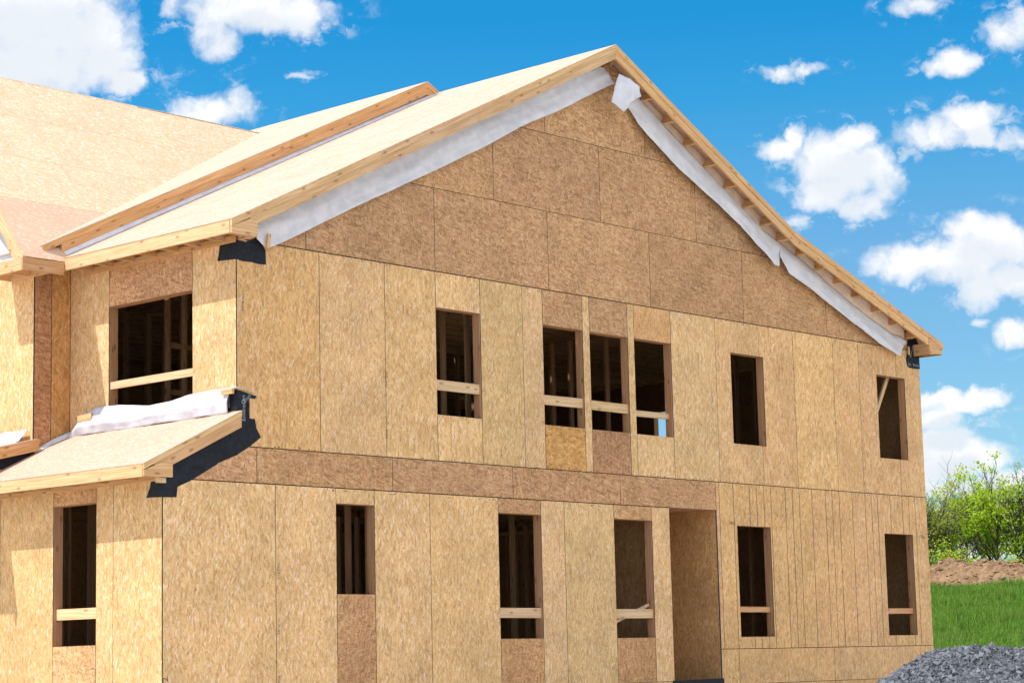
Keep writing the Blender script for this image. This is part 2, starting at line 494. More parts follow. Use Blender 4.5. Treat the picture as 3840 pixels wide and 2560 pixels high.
GAP = .0042
def cells(mb, pl, x0, x1, z0, z1, holes, d0, d1, mf=0, ms=1, grain=None):
    """a flat board or wall from depth d0 to d1 with rectangular holes, as one closed solid"""
    hs = [(max(a, x0), min(b, x1), max(c, z0), min(e, z1)) for a, b, c, e in holes if b > x0 and a < x1 and e > z0 and c < z1]
    xs = sorted({x0, x1, *[h[0] for h in hs], *[h[1] for h in hs]})
    zs = sorted({z0, z1, *[h[2] for h in hs], *[h[3] for h in hs]})
    def solid(i, j):
        if i < 0 or j < 0 or i >= len(xs) - 1 or j >= len(zs) - 1: return False
        cx, cz = (xs[i] + xs[i + 1]) / 2, (zs[j] + zs[j + 1]) / 2
        return not any(h[0] < cx < h[1] and h[2] < cz < h[3] for h in hs)
    flip = pl(1, 0, 0) - pl(0, 0, 0)
    up = Vector((0, 0, 1)); inw = pl(0, 0, 1) - pl(0, 0, 0)
    rev = flip.cross(up).dot(inw) > 0
    def q(pts, m):
        mb.poly(pts[::-1] if rev else pts, m, grain)
    for i in range(len(xs) - 1):
        for j in range(len(zs) - 1):
            if not solid(i, j): continue
            a0, a1, b0, b1 = xs[i], xs[i + 1], zs[j], zs[j + 1]
            q([pl(a0, b0, d0), pl(a1, b0, d0), pl(a1, b1, d0), pl(a0, b1, d0)], mf)
            q([pl(a0, b1, d1), pl(a1, b1, d1), pl(a1, b0, d1), pl(a0, b0, d1)], mf)
            if not solid(i - 1, j): q([pl(a0, b0, d1), pl(a0, b0, d0), pl(a0, b1, d0), pl(a0, b1, d1)], ms)
            if not solid(i + 1, j): q([pl(a1, b0, d0), pl(a1, b0, d1), pl(a1, b1, d1), pl(a1, b1, d0)], ms)
            if not solid(i, j - 1): q([pl(a0, b0, d1), pl(a1, b0, d1), pl(a1, b0, d0), pl(a0, b0, d0)], ms)
            if not solid(i, j + 1): q([pl(a0, b1, d0), pl(a1, b1, d0), pl(a1, b1, d1), pl(a0, b1, d1)], ms)

TH = .0115
def jit(c, amt=.065):
    k = 1 + random.uniform(-amt, amt)
    return (min(1.25, c[0] * k), min(1.25, c[1] * k * (1 + random.uniform(-.018, .012))), min(1.25, c[2] * k * (1 + random.uniform(-.06, .06))))
def sheet(parent, pl, x0, x1, z0, z1, holes=(), mat=None, color=(1, 1, 1), grain=(0, 0, 1), gap=GAP, label=None):
    mb = MB(grain)
    hs = [(a, b, c, e) for a, b, c, e in holes]
    off = random.uniform(0, .0015)
    cells(mb, pl, x0 + gap, x1 - gap, z0 + gap, z1 - gap, hs, -off, TH, 0, 1, grain)
    o = mb.build('osb_sheet', [mat or OSB, EDGE], parent, jit(color))
    if label: o['label'] = label
    return o
def sheet_poly(parent, pl, poly, mat=None, color=(1, 1, 1), grain=(1, 0, 0)):
    if len(poly) < 3: return
    # pull the outline in a little so a joint stays open between neighbours
    cx = sum(p[0] for p in poly) / len(poly); cz = sum(p[1] for p in poly) / len(poly)
    n = len(poly); area = sum(poly[i][0] * poly[(i + 1) % n][1] - poly[(i + 1) % n][0] * poly[i][1] for i in range(n))
    if area < 0: poly = poly[::-1]
    out = poly
    for (xa, za), (xb, zb) in zip(poly, poly[1:] + poly[:1]):
        L = math.hypot(xb - xa, zb - za)
        if L < 1e-6: continue
        nx, nz = (zb - za) / L, -(xb - xa) / L
        out = clip(out, nx, nz, nx * xa + nz * za - GAP)
    if len(out) < 3: return
    mb = MB(grain)
    d = pl(0, 0, TH) - pl(0, 0, 0)
    mb.prism([pl(a, b, -random.uniform(0, .001)) for a, b in out], d, 0, 1, grain)
    return mb.build('osb_sheet', [mat or OSBF, EDGE], parent, jit(color))

# ------------------------------------------------------------------ the house
house = empty('unfinished_house', (8.0, 5.0, 0.0))
tag(house, 'unfinished two storey house sheathed in bare wood strand board', 'house')

zl = lambda x: .154 + .4916 * (x + .383)               # left slope of the main roof
KX, KZ = 12.12, 1.66                                   # the right slope flattens here
zr = lambda x: 4.014 - .5061 * (x - 7.469) if x < KX else KZ - .3255 * (x - KX)
zrl = lambda x: 4.061 - .4898 * (6.967 - x)            # raised roof behind
zs = lambda x: -2.255 + .4805 * x                      # porch roof
def zc(y):                                             # cross roof over the bay
    return .1 + 1.319 * (y - 3.19) if y < 3.924 else 1.068 + .985 * (y - 3.924)
RX = 16.469                                            # right end of the gable wall
BOT = -6.35

UP = [(3.674, 4.585, -2.045, -.52), (5.955, 6.872, -2.04, -.54), (7.035, 7.952, -2.042, -.545), (8.116, 9.03, -2.045, -.542),
      (10.625, 11.54, -2.047, -.536), (15.003, 15.94, -2.047, -.543)]
LO = [(1.706, 2.413, -4.572, -3.375), (4.885, 5.804, -5.183, -3.388), (7.483, 8.405, -5.19, -3.388),
      (10.63, 11.56, -5.197, -3.393), (15.019, 15.955, -5.2, -3.397)]
DOOR = (8.853, 10.077, -5.86, -3.155)

def frame_of(parent_wall, pl, h, rail=None, depth=.148, railc=(1, 1, 1), railmat=None, jc=(1, 1, 1)):
    a, b, c, e = h
    t = .038
    mb = MB()
    q = lambda x0, x1, z0, z1, gr: cells(mb, pl, x0, x1, z0, z1, [], TH + .0005, depth, 0, 0, gr)
    q(a - t, a, c - t, e + t, (0, 0, 1)); q(b, b + t, c - t, e + t, (0, 0, 1))
    sd = side_dir(pl)
    q(a, b, e, e + t, sd); q(a, b, c - t, c, sd)
    f = mb.build('window_frame', FIR, house, jit(jc, .08))
    if rail:
        z0, z1, inset = rail
        r = MB(sd)
        # a length of timber nailed across the opening, ends lapping the jambs inside
        tilt = random.uniform(-.008, .008)
        pts = [pl(a + .004, z0, inset), pl(b - .004, z0 + tilt, inset), pl(b - .004, z1 + tilt, inset), pl(a + .004, z1, inset)]
        r.prism(pts, pl(0, 0, .038) - pl(0, 0, 0), 0, None, sd)
        r.build('guard_rail', railmat or PINE, f, jit(railc, .06))
    return f

# --- gable wall -------------------------------------------------------------
wall = MB()
gh = lambda hs: [(a - .038, b + .038, c - .038, e + .038) for a, b, c, e in hs]
cells(wall, plane_gable, .0, RX - .002, -2.70, -.004, gh(UP), TH + .0006, .14, 0, 0)
cells(wall, plane_gable, .0, RX - .002, BOT, -2.7002, gh(LO) + [(DOOR[0], DOOR[1], BOT, DOOR[3])], TH + .0006, .14, 0, 0)
cells(wall, plane_gable, -1.19, -.0002, BOT, -3.03, [], TH + .0006, .14, 0, 0)
wall.prism([plane_gable(x, z, TH + .0006) for x, z in [(-1.19, -3.0298), (-.0002, -3.0298), (-.0002, zs(0) - .12), (-1.19, zs(-1.19) - .06)]], (0, .13, 0))
wall.prism([plane_gable(x, z, TH + .0006) for x, z in [(0.0, 0.0), (RX - .002, 0.0), (RX - .002, zr(RX) - .03), (KX, KZ - .035), (7.469, 3.97), (0.0, zl(0) - .04)]], (0, .12, 0))
gable = wall.build('gable_wall', SEAMDARK, house)

C_W, C_P = (1, 1, 1), (1.0, .93, .88)
xs = [0, 1.443, 2.666, 3.674, 4.594, 5.505, 5.955, 6.872, 7.035, 7.952, 8.112, 9.04, 10.217, 11.432, 12.424, 13.63, 14.435, 15.662, RX]
for i in range(len(xs) - 1):
    a, b = xs[i], xs[i + 1]
    top = -.003
    hs = [h for h in UP if h[0] < b - .05 and h[1] > a + .05]
    col = (C_P if i == 0 else C_W)
    if i > 11: col = (.97, .93, .88)
    if len(hs) == 1 and hs[0][0] <= a + .03 and hs[0][1] >= b - .03 and 2 < i < 12:
        h = hs[0]
        sheet(gable, plane_gable, a, b, h[3], top, [], OSBF if i in (6, 8) else OSB, (1.0, .98, .94) if i in (6, 8) else ((.9, .80, .72) if i == 10 else C_W), (1, 0, 0) if i in (6, 8) else (0, 0, 1))
        if i == 6:
            s = sheet(gable, plane_gable, a, b, -2.70, h[2], [], OSBF, (1.20, 1.12, .74), (1, 0, 0), label='orange tinted board below the window')
        elif i == 8:
            s = sheet(gable, plane_gable, a, b, -2.70, h[2], [], OSBF, (.84, .76, .72), (1, 0, 0), label='dark brown board below the window')
        else:
            sheet(gable, plane_gable, a, b, -2.70, h[2], [], OSB, C_W)
    else:
        sheet(gable, plane_gable, a, b, -2.70, top, hs, OSB, col)

# gable triangle: four courses laid flat
courses = [(.003, 1.212, [-.1, 1.21, 3.677, 6.119, 8.561, 11.04, 13.484, 15.9, RX]), (1.212, 2.426, [1.9, 4.94, 7.378, 9.816, 12.2, 14]),
           (2.426, 3.64, [3.6, 6.12, 8.54, 11.0]), (3.64, 4.2, [5, 10])]
for z0, z1, br in courses:
    for a, b in zip(br, br[1:]):
        p = [(a, z0), (b, z0), (b, z1), (a, z1)]
        p = clip(p, -.4916, 1, zl(0) - .045)
        if p and (a + b) / 2 < KX: p = clip(p, .5061, 1, zr(0) - .045)
        elif p: p = clip(p, .3255, 1, KZ + .3255 * KX - .045)
        if p: p = clip(p, -1, 0, 0)
        if p: p = clip(p, 1, 0, RX)
        if p and len(p) > 2:
            k = random.uniform(.93, 1.05)
            sheet_poly(gable, plane_gable, p, OSBF, (k, k * .985, k * .95))

# band between the storeys
bx = [-1.0, .324, 2.77, 5.216, 7.662, 10.083]
for a, b in zip(bx, bx[1:]):
    p = [(a, -3.165), (b, -3.165), (b, -2.704), (a, -2.704)]
    p = clip(p, -.4805, 1, zs(0) - .10)
    sheet_poly(gable, plane_gable, p, OSBF, (1.02, .99, .94))
sheet(gable, plane_gable, DOOR[0], DOOR[1] + .03, -3.168, -3.1655, [], OSBF) if False else None
sheet(gable, plane_gable, 10.085, 10.175, -5.385, -2.704, [], OSB, (.95, .86, .8))

# lower storey
lx = [-1.203, .637, 1.706, 2.413, 3.483, 4.884, 5.808, 6.328, 7.484, 8.408, 8.853]
p = clip([(-1.203, -5.87), (.637, -5.87), (.637, -3.17), (-1.203, -3.17)], -.4805, 1, zs(0) - .10)
sheet_poly(gable, plane_gable, p, OSB, C_W, (0, 0, 1))
for i in range(1, len(lx) - 1):
    a, b = lx[i], lx[i + 1]
    hs = [h for h in LO if h[0] < b - .05 and h[1] > a + .05]
    if hs:
        h = hs[0]
        brown = (1.02, .99, .94)
        if i == 2:
            sheet(gable, plane_gable, a, b, h[3], -3.17, [], OSB, C_W)
        else:
            sheet(gable, plane_gable, a, b, h[3], -3.17, [], OSBF, brown, (1, 0, 0))
        sheet(gable, plane_gable, a, b, -5.87, h[2], [], OSBF, (1.04, .98, .90), (0, 0, 1), label='brown board filling below the window')
    else:
        sheet(gable, plane_gable, a, b, -5.87, -3.17, [], OSB, C_W)
for a, b in zip([-1.203, 1.2, 3.6, 6.1], [1.2, 3.6, 6.1, 8.853]):
    sheet(gable, plane_gable, a, b, BOT, -5.87, [], OSB, C_W, (1, 0, 0))
# right hand block with ruled nailing lines
rb = [10.175, 10.555, 12.80, 14.035, 15.25, RX]
RULE = [11.003, 11.203, 11.408, 11.604, 12.019, 12.227, 12.429, 12.796, 13.215, 13.416, 13.632, 14.018, 14.444, 14.646, 14.841, 15.655, 15.867, 16.081]
for a, b in zip(rb, rb[1:]):
    hs = [h for h in LO if h[0] < b and h[1] > a]
    mb = MB()
    cells(mb, plane_gable, a + GAP * 1.5, b - GAP, -5.388 + GAP * 1.5, -2.704 - GAP, hs, 0, TH, 0, 1)
    for x in RULE:
        if not (a + .02 < x < b - .02): continue
        segs = [(-5.38, -2.712)]
        for h in hs:
            if h[0] < x < h[1]: segs = [(-5.38, h[2]), (h[3], -2.712)]
        for s0, s1 in segs:
            n = 6
            for k in range(n):
                u0, u1 = s0 + (s1 - s0) * k / n, s0 + (s1 - s0) * (k + 1) / n
                w = random.uniform(.0045, .0070)
                mb.prism([(x - w, -.0008, u0), (x + w, -.0008, u0), (x + w, -.0008, u1), (x - w, -.0008, u1)], (0, .0006, 0), 2)
    o = mb.build('osb_sheet', [OSB, EDGE, RULEINK], gable, jit((.98, .92, .86), .03))
cells_low = [(10.085, 10.555, -5.95, -5.388), (10.555, 13.275, -5.95, -5.388), (13.275, 16.025, -5.95, -5.388), (16.025, RX, -5.95, -5.388),
             (10.085, 10.555, BOT, -5.95), (10.555, 13.275, BOT, -5.95), (13.275, RX, BOT, -5.95)]
for a, b, c, e in cells_low:
    sheet(gable, plane_gable, a, b, c, e, [], OSB, (.97, .92, .86), (0, 0, 1))

RAILS = [(-1.69, -1.545, .03), (-1.735, -1.592, .03), (-1.735, -1.592, .03), (-1.755, -1.663, .075), None, None]
for h, r in zip(UP, RAILS):
    frame_of(gable, plane_gable, h, r)
RAILS2 = [None, (-4.885, -4.742, .03), (-4.895, -4.755, .028), (-4.795, -4.705, .07), (-4.82, -4.725, .07)]
for i, (h, r) in enumerate(zip(LO, RAILS2)):
    frame_of(gable, plane_gable, h, r, railmat=FIR if i > 2 else PINE, railc=(1.3, 1.25, 1.2) if i > 2 else (1, 1, 1))
# a second thin stick leaning across the opening behind the guard
st = MB((1, 0, 0))
st.prism([(7.49, .10, -5.0), (8.40, .10, -4.71), (8.40, .10, -4.66), (7.49, .10, -4.95)], (0, .03, 0))
st.build('loose_stick', PINE, gable)
# diagonal brace seen through the end window upstairs
br = MB((0, 0, 1))
br.prism([(15.02, .17, -1.48), (15.08, .17, -1.50), (15.72, .17, -.50), (15.62, .17, -.50)], (0, .038, 0), grain=(.5, 0, .85))
br.prism([(15.02, .5, -1.0), (15.08, .5, -1.0), (15.45, .5, -.42), (15.36, .5, -.42)], (0, .038, 0), grain=(.5, 0, .85))
br.build('diagonal_brace', PINE, gable)

# --- door recess -------------------------------------------------------------
rc = empty_none = None
rec = MB()
RD = 1.35
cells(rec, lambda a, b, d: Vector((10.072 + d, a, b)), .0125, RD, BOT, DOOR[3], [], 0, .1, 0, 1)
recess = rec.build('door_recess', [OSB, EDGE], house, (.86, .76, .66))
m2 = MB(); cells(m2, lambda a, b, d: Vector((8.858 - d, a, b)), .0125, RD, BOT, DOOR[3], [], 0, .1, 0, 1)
m2.build('recess_side', [OSB, EDGE], recess, (.62, .54, .47))  # indoor shade worked into this board's tone
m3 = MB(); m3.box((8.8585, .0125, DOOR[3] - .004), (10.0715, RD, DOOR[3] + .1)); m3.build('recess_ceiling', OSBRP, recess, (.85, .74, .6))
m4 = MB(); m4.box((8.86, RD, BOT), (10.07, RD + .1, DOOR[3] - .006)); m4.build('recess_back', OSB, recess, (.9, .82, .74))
m5 = MB(); m5.box((8.86, .0, BOT), (10.07, RD - .01, -5.90)); m5.build('threshold', PINE, recess)
m6 = MB(); m6.box((10.0735, -.004, -5.86), (10.0815, .008, DOOR[3] - .01)); m6.build('edge_tape', plain_mat('blue_tape', (.035, .05, .13)), recess)

# --- upper side wall -----------------------------------------------------------
P0 = plane_x(0.0)
SW = (.897, 2.687, -2.03, -.565)
w2 = MB()
cells(w2, P0, .0125, 3.57, -2.70, -.004, gh([SW]), TH + .0006, .14, 0, 0)
side = w2.build('side_wall', SEAMDARK, house)
for a, b in ((.0125, .897), (2.69, 3.575)):
    sheet(side, P0, a, b, -2.5, .12, [], OSB, (1.0, .97, .93))
sheet(side, P0, .897, 2.69, SW[3], .12, [], OSBF, (1.08, 1.02, .94), (0, 1, 0))
sheet(side, P0, .897, 2.69, -2.5, SW[2], [], OSBF, (1.2, 1.1, 1.0), (0, 1, 0))
frame_of(side, P0, SW, (-1.70, -1.60, .02), railc=(1.15, 1.12, 1.05))

# --- lower side wall -------------------------------------------------------------
P1 = plane_x(-1.203)
LW = (1.345, 2.255, -5.185, -3.385)
w3 = MB()
cells(w3, P1, .0125, 7.0, BOT, -3.06, gh([LW]), TH + .0006, .14, 0, 0)
lside = w3.build('lower_side_wall', SEAMDARK, house)
sheet(lside, P1, .0125, .99, BOT, -3.08, [], OSB, (1, .98, .95))
sheet(lside, P1, .99, 1.343, BOT, -3.08, [], OSB, (1, .97, .95))
sheet(lside, P1, 1.343, 2.258, LW[3], -3.08, [], OSBF, (1.08, 1.02, .94), (0, 1, 0))
sheet(lside, P1, 1.343, 2.258, BOT, LW[2], [], OSBF, (1.2, 1.15, 1.08), (0, 1, 0))
for a, b in ((2.258, 3.453), (3.453, 4.67), (4.67, 5.9), (5.9, 7.0)):
    sheet(lside, P1, a, b, BOT, -3.08, [], OSB, (1, .97, .93))
frame_of(lside, P1, LW, (-4.85, -4.71, .05), railc=(1.2, 1.15, 1.05))

# --- bay -------------------------------------------------------------------------
PB = plane_x(-.61)
PR = plane_y(3.577)
w4 = MB()
cells(w4, PB, 3.59, 12.0, -2.9, -.0, [], TH + .0006, .14, 0, 0)
cells(w4, PR, -.60, -.0, -2.9, -.0, [], TH + .0006, .13, 0, 0)
# gable end of the bay up to the cross roof
w4.prism([Vector((-.60 + TH, y, z)) for y, z in [(3.6, .0002), (9.9, .0002), (9.9, .1), (6.5, 3.5), (3.924, 1.0), (3.6, .5)]], (.1, 0, 0))
bay = w4.build('bay_wall', SEAMDARK, house)
sheet(bay, PR, -.60, -.318, -2.9, .10, [], OSBF, (.92, .80, .70), (1, 0, 0))
sheet(bay, PR, -.318, -.002, -2.9, .10, [], OSB, (.80, .66, .50))
for a, b in ((3.582, 4.8), (4.8, 6.02), (6.02, 7.24), (7.24, 9.0), (9.0, 12.0)):
    sheet(bay, PB, a, b, -2.9, .02, [], OSB, (1.0, .98, .94))
sheet_poly(bay, PB, [(3.6, .025), (9.8, .025), (6.5, 3.45), (4.0, 1.0), (3.6, .5)], OSBF)
w5 = MB()
cells(w5, PR, -1.18, -.62, BOT, -2.53, [], 0, .1, 0, 0)
w5.build('lower_bay_wall', OSBF, bay, (.9, .8, .7))

# --- roofs ------------------------------------------------------------------------
def slope_sheets(parent, o, e1, e2, rows, breaks, mat, colors=None, thick=.0115, gap=.005, name='roof_sheet'):
    """boards laid on a slope: o origin at the eave, e1 unit along the eave, e2 unit up the slope"""
    n = Vector(e1).cross(Vector(e2)).normalized()
    if n.z < 0: n = -n
    for ri, (r0, r1) in enumerate(rows):
        bk = breaks[ri % len(breaks)]
        for a, b in zip(bk, bk[1:]):
            mb = MB(e1)
            q = [o + e1 * (a + gap) + e2 * (r0 + gap), o + e1 * (b - gap) + e2 * (r0 + gap),
                 o + e1 * (b - gap) + e2 * (r1 - gap), o + e1 * (a + gap) + e2 * (r1 - gap)]
            mb.prism(q, -n * thick, 0, 1, e1)
            c = colors[ri % len(colors)] if colors else (1, 1, 1)
            k_ = random.uniform(.975, 1.02)
            mb.build(name, [mat, PINE], parent, (c[0] * k_, c[1] * k_, c[2] * k_))

# main roof
rf = MB()
L = 1.22 / math.hypot(1, .4916)
e_up = Vector((1, 0, .4916)).normalized()
slope_len = (7.469 + .383) / e_up.x
ridge_beam = MB((0, 1, 0))
ridge_beam.box((7.45, -.25, 3.7), (7.49, 3.3, 3.965))
main_roof = ridge_beam.build('main_roof', STUD, house)
rows = [(0, 1.22), (1.22, 2.44), (2.44, 3.66), (3.66, 4.88), (4.88, 6.10), (6.10, 7.32), (7.32, slope_len)]
slope_sheets(main_roof, Vector((-.383, -.35, .154)), Vector((0, 1, 0)), e_up, rows, [[0, 1.6, 3.76], [0, 2.44, 3.76]], OSBRP)
dn = Vector((1, 0, -.4247)).normalized()
rs = MB((0, 1, 0))
zt = zr(16.774)
rs.prism([(7.469, -.35, 4.014), (KX, -.35, KZ), (KX, 12.2, KZ), (7.469, 12.2, 4.014)], (0, 0, -.013))
rs.prism([(KX, -.35, KZ), (16.774, -.35, zt), (16.774, 12.2, zt), (KX, 12.2, KZ)], (0, 0, -.013))
rs.prism([(6.967, 3.3, 4.061), (7.55, 3.3, 3.776), (7.55, 12.2, 3.776), (6.967, 12.2, 4.061)], (0, 0, -.013))
rs.build('roof_deck', OSBRP, main_roof)

def rake(parent, x0, x1, zf, y0, dy, t0, t1, name, mat, col=None):
    """a board following the slope: front face at y0, from t0 to t1 below the roof line"""
    mb = MB((x1 - x0, 0, zf(x1) - zf(x0)))
    mb.prism([(x0, y0, zf(x0) - t0), (x1, y0, zf(x1) - t0), (x1, y0, zf(x1) - t1), (x0, y0, zf(x0) - t1)], (0, dy, 0), 0, None, Vector((x1 - x0, 0, zf(x1) - zf(x0))).normalized())
    return mb.build(name, mat, parent, col)
for (x0, x1) in ((-.375, 2.3), (2.302, 4.9), (4.902, 7.468)):
    rake(main_roof, x0, x1, zl, -.352, .036, .014, .098, 'rake_trim', PINE, jit((1.05, .98, .9), .05))
for (x0, x1) in ((-.06, 1.9), (1.902, 4.3), (4.302, 6.4), (6.402, 7.465)):
    rake(main_roof, x0, x1, zl, -.338, .037, .0985, .232, 'rake_board', PINE, jit((1.0, .93, .86), .06))
for (x0, x1) in ((7.4705, 9.9), (9.902, KX - .001), (KX + .001, 14.6), (14.602, 16.774)):
    rake(main_roof, x0, x1, zr, -.352, .036, .014, .095, 'rake_trim', PINE, jit((1.05, .93, .76), .05))
for (x0, x1) in ((7.4705, 9.6), (9.602, KX - .001), (KX + .001, 14.2), (14.202, 16.3)):
    rake(main_roof, x0, x1, zr, -.338, .037, .0955, .232, 'rake_board', PINE, jit((1.08, .95, .78), .05))

fa = MB((0, 1, 0))
fa.prism([(-.383, -.312, .138), (-.383, -.312, -.022), (-.345, -.312, -.022), (-.345, -.312, .156)], (0, 3.59, 0), 0, None, (0, 1, 0))
fa.build('fascia', PINE, main_roof, (1.12, 1.06, .98))
# boxed corner at the left eave
bx_ = MB((1, 0, 0))
bx_.prism([(-.372, -.3115, -.024), (.062, -.3115, -.024), (.062, -.3115, .168), (-.05, -.3115, .20), (-.372, -.3115, .06)], (0, -.036, 0))
bx_.board((-.343, -.273, -.022), (.022, -.273, -.022), (0, 0, .12), (0, .0365, 0))
bx_.box((.024, -.31, -.024), (.062, -.002, .16), grain=(0, 1, 0))
bx_.build('soffit_box', PINE, main_roof, (1.05, .95, .86))
led = MB((0, 1, 0))
led.box((-.040, .0, -.05), (-.002, 3.2, .035))
led.build('ledger', PINE, main_roof, (.95, .8, .62))
for k in range(7):
    y = .2 + k * .47
    l = MB((1, 0, 0))
    l.box((-.344, y, -.018), (-.041, y + .038, .05))
    l.build('lookout', PINE, main_roof, jit((1, .85, .7)))
for k, x in enumerate((.9, 1.5, 2.1)):
    pass
# lookouts under the right rake
for x in (8.48, 9.04, 9.585, 10.115, 10.655, 11.17, 11.65, 12.09, 12.64, 13.21, 13.77, 14.325, 14.945, 15.51, 16.085):
    kk = .5061 if x < KX else .3255
    nrm = Vector((kk, 0, 1)).normalized()
    l = MB((0, 1, 0))
    top = Vector((x, -.30, zr(x) - .018))
    l.board(top, top + Vector((0, .298, 0)), -nrm * (.165 if x < KX else .14), Vector((.038, 0, -.038 * kk)))
    l.build('lookout', PINE, main_roof, jit((1.05, .86, .70), .12))
for x in (1.2, 2.4, 3.6, 4.8, 6.0, 7.0):
    l = MB((0, 1, 0))
    top = Vector((x, -.30, zl(x) - .018))
    l.board(top, top + Vector((0, .298, 0)), Vector((.4916, 0, -1)).normalized() * .09, Vector((.038, 0, .0187)))
    l.build('lookout', PINE, main_roof, jit((.95, .84, .72), .12))
rbx = MB((1, 0, 0))
rbx.prism([(16.29, -.3505, -.098), (16.735, -.3505, -.06), (16.735, -.3505, .06), (16.29, -.3505, .20)], (0, .036, 0))
rbx.box((16.29, -.313, -.096), (16.328, -.002, .11), grain=(0, 1, 0))
rbx.build('soffit_box', PINE, main_roof, (1.0, .85, .72))
rfa = MB((0, 1, 0))
rfa.box((16.737, -.312, -.07), (16.774, 12.2, .13), grain=(0, 1, 0))
rfa.build('fascia', PINE, main_roof, (1.0, .85, .7))

# raised roof
rr = MB((0, 1, 0))
rr.prism([(-.68, 3.3, zrl(-.68)), (6.967, 3.3, 4.061), (6.967, 12.2, 4.061), (-.68, 12.2, zrl(-.68))], (0, 0, -.013))
raised = rr.build('raised_roof', OSBRP, house)
for (x0, x1) in ((-.675, 1.1), (1.102, 3.9), (3.902, 6.966)):
    rake(raised, x0, x1, zrl, 3.298, .037, .0135, .105, 'rake_trim', PINE, jit((1.06, .93, .70), .05))
for (x0, x1) in ((-.35, 1.3), (1.302, 4.2), (4.202, 6.966)):
    rake(raised, x0, x1, zrl, 3.31, .037, .1055, .225, 'rake_board', PINE, jit((1.02, .88, .70), .06))
zrr = lambda x: 4.061 - .488 * (x - 6.967)
rake(raised, 6.968, 7.3, zrr, 3.298, .037, .0135, .105, 'rake_trim', PINE, (1, .82, .6))
rake(raised, 6.968, 7.25, zrr, 3.31, .037, .1055, .225, 'rake_board', PINE, (1, .82, .6))
stp = MB((1, 0, 0))
stp.prism([(-.36, 3.40, zl(-.36) - .1), (7.46, 3.40, 3.93), (7.2, 3.40, 3.95), (6.967, 3.40, 4.045), (-.36, 3.40, zrl(-.36) - .016)], (0, .04, 0))
stp.build('step_wall', OSB, raised)
ef = MB((0, 1, 0))
ef.box((-.42, 3.36, .15), (-.38, 4.2, .40))
ef.build('eave_blocking', MEMBRANE, raised)

# cross roof over the bay
cr_ = MB((1, 0, 0))
cr_.box((0, 6.48, 3.3), (6.2, 6.52, 3.56))
cross = cr_.build('cross_roof', STUD, house)
e1 = Vector((1, 0, 0))
ua = Vector((0, 1, 1.319)).normalized(); ub = Vector((0, 1, .985)).normalized()
La = (3.924 - 3.19) / ua.y
slope_sheets(cross, Vector((-1.07, 3.19, .1)), e1, ua, [(0, La)], [[0, 2.6, 3.0]], OSBRP, [(1.12, 1.17, 1.12)], gap=.003)  # lighter tone stands in for sun on a flatter slope
Lb = (6.50 - 3.924) / ub.y
slope_sheets(cross, Vector((-1.07, 3.924, 1.068)), e1, ub, [(0, 1.22), (1.22, 2.44), (2.44, 3.66), (3.66, Lb)],
             [[0, 1.72, 4.16, 6.6], [0, 1.0, 3.44, 6.3], [0, 2.22, 4.66, 7.5], [0, 2.0, 4.5, 8.2]], OSBR, [(1.03, 1.055, 1.08)], gap=.0028)
bk = MB((1, 0, 0))
bk.prism([(-1.07, 6.505, 3.60), (8.1, 6.505, 3.60), (8.1, 10.0, .15), (-1.07, 10.0, .15)], (0, 0, -.013))
bk.build('roof_deck', OSBR, cross)
# rake on the bay gable, facing left
def rake_x(t0, t1, X, dx, name, col, ys, lowest):
    mb = MB((0, 1, 1))
    mb.prism([(X, ys, zc(ys) - t0), (X, 3.924, zc(3.924) - t0), (X, 6.5, zc(6.5) - t0), (X, 6.5, zc(6.5) - t1), (X, 3.924, zc(3.924) - t1), (X, ys + (t1 - t0) / 1.319 * .9, lowest), (X, ys, lowest - .002)], (dx, 0, 0))
    mb.build(name, PINE, cross, col)
rake_x(.013, .14, -1.076, .037, 'rake_trim', (1.12, 1.06, 1.0), 3.19, .0865)
rake_x(.1405, .30, -1.06, .035, 'rake_board', (1.1, 1.05, .98), 3.32, .0872)
cf = MB((1, 0, 0))
cf.box((-1.075, 3.19, -.088), (-.39, 3.228, .0855))
cf.build('fascia', PINE, cross, (.92, .74, .64))
cb_ = MB((0, 1, 0))
cb_.box((-1.075, 3.2285, -.09), (-1.024, 4.12, .085))
cb_.box((-.66, 3.229, -.088), (-.622, 4.12, .03))
cb_.box((-1.023, 3.23, .035), (-.625, 4.12, .06))
for y in (3.62, 4.08):
    cb_.box((-1.023, y, -.085), (-.661, y + .038, .03), grain=(1, 0, 0))
cb_.build('soffit_box', PINE, cross, (1.12, 1.05, .96))
# black felt strip and blocking behind the bay eave
# lower bay roof
lb = MB((0, 1, 0))
zb = lambda x: -2.335 + .24 * (x + .56)
lb.prism([(-.58, 3.48, zb(-.58)), (-2.2, 3.48, zb(-2.2)), (-2.2, 8.0, zb(-2.2)), (-.58, 8.0, zb(-.58))], (0, 0, -.013))
bay_roof = lb.build('bay_roof', OSBRP, house)
rake(bay_roof, -.565, -2.2, zb, 3.478, .037, .0135, .075, 'rake_trim', PINE, (1.05, .9, .68))
rake(bay_roof, -.565, -2.2, zb, 3.49, .037, .0755, .17, 'rake_board', PINE, (1.0, .8, .58))

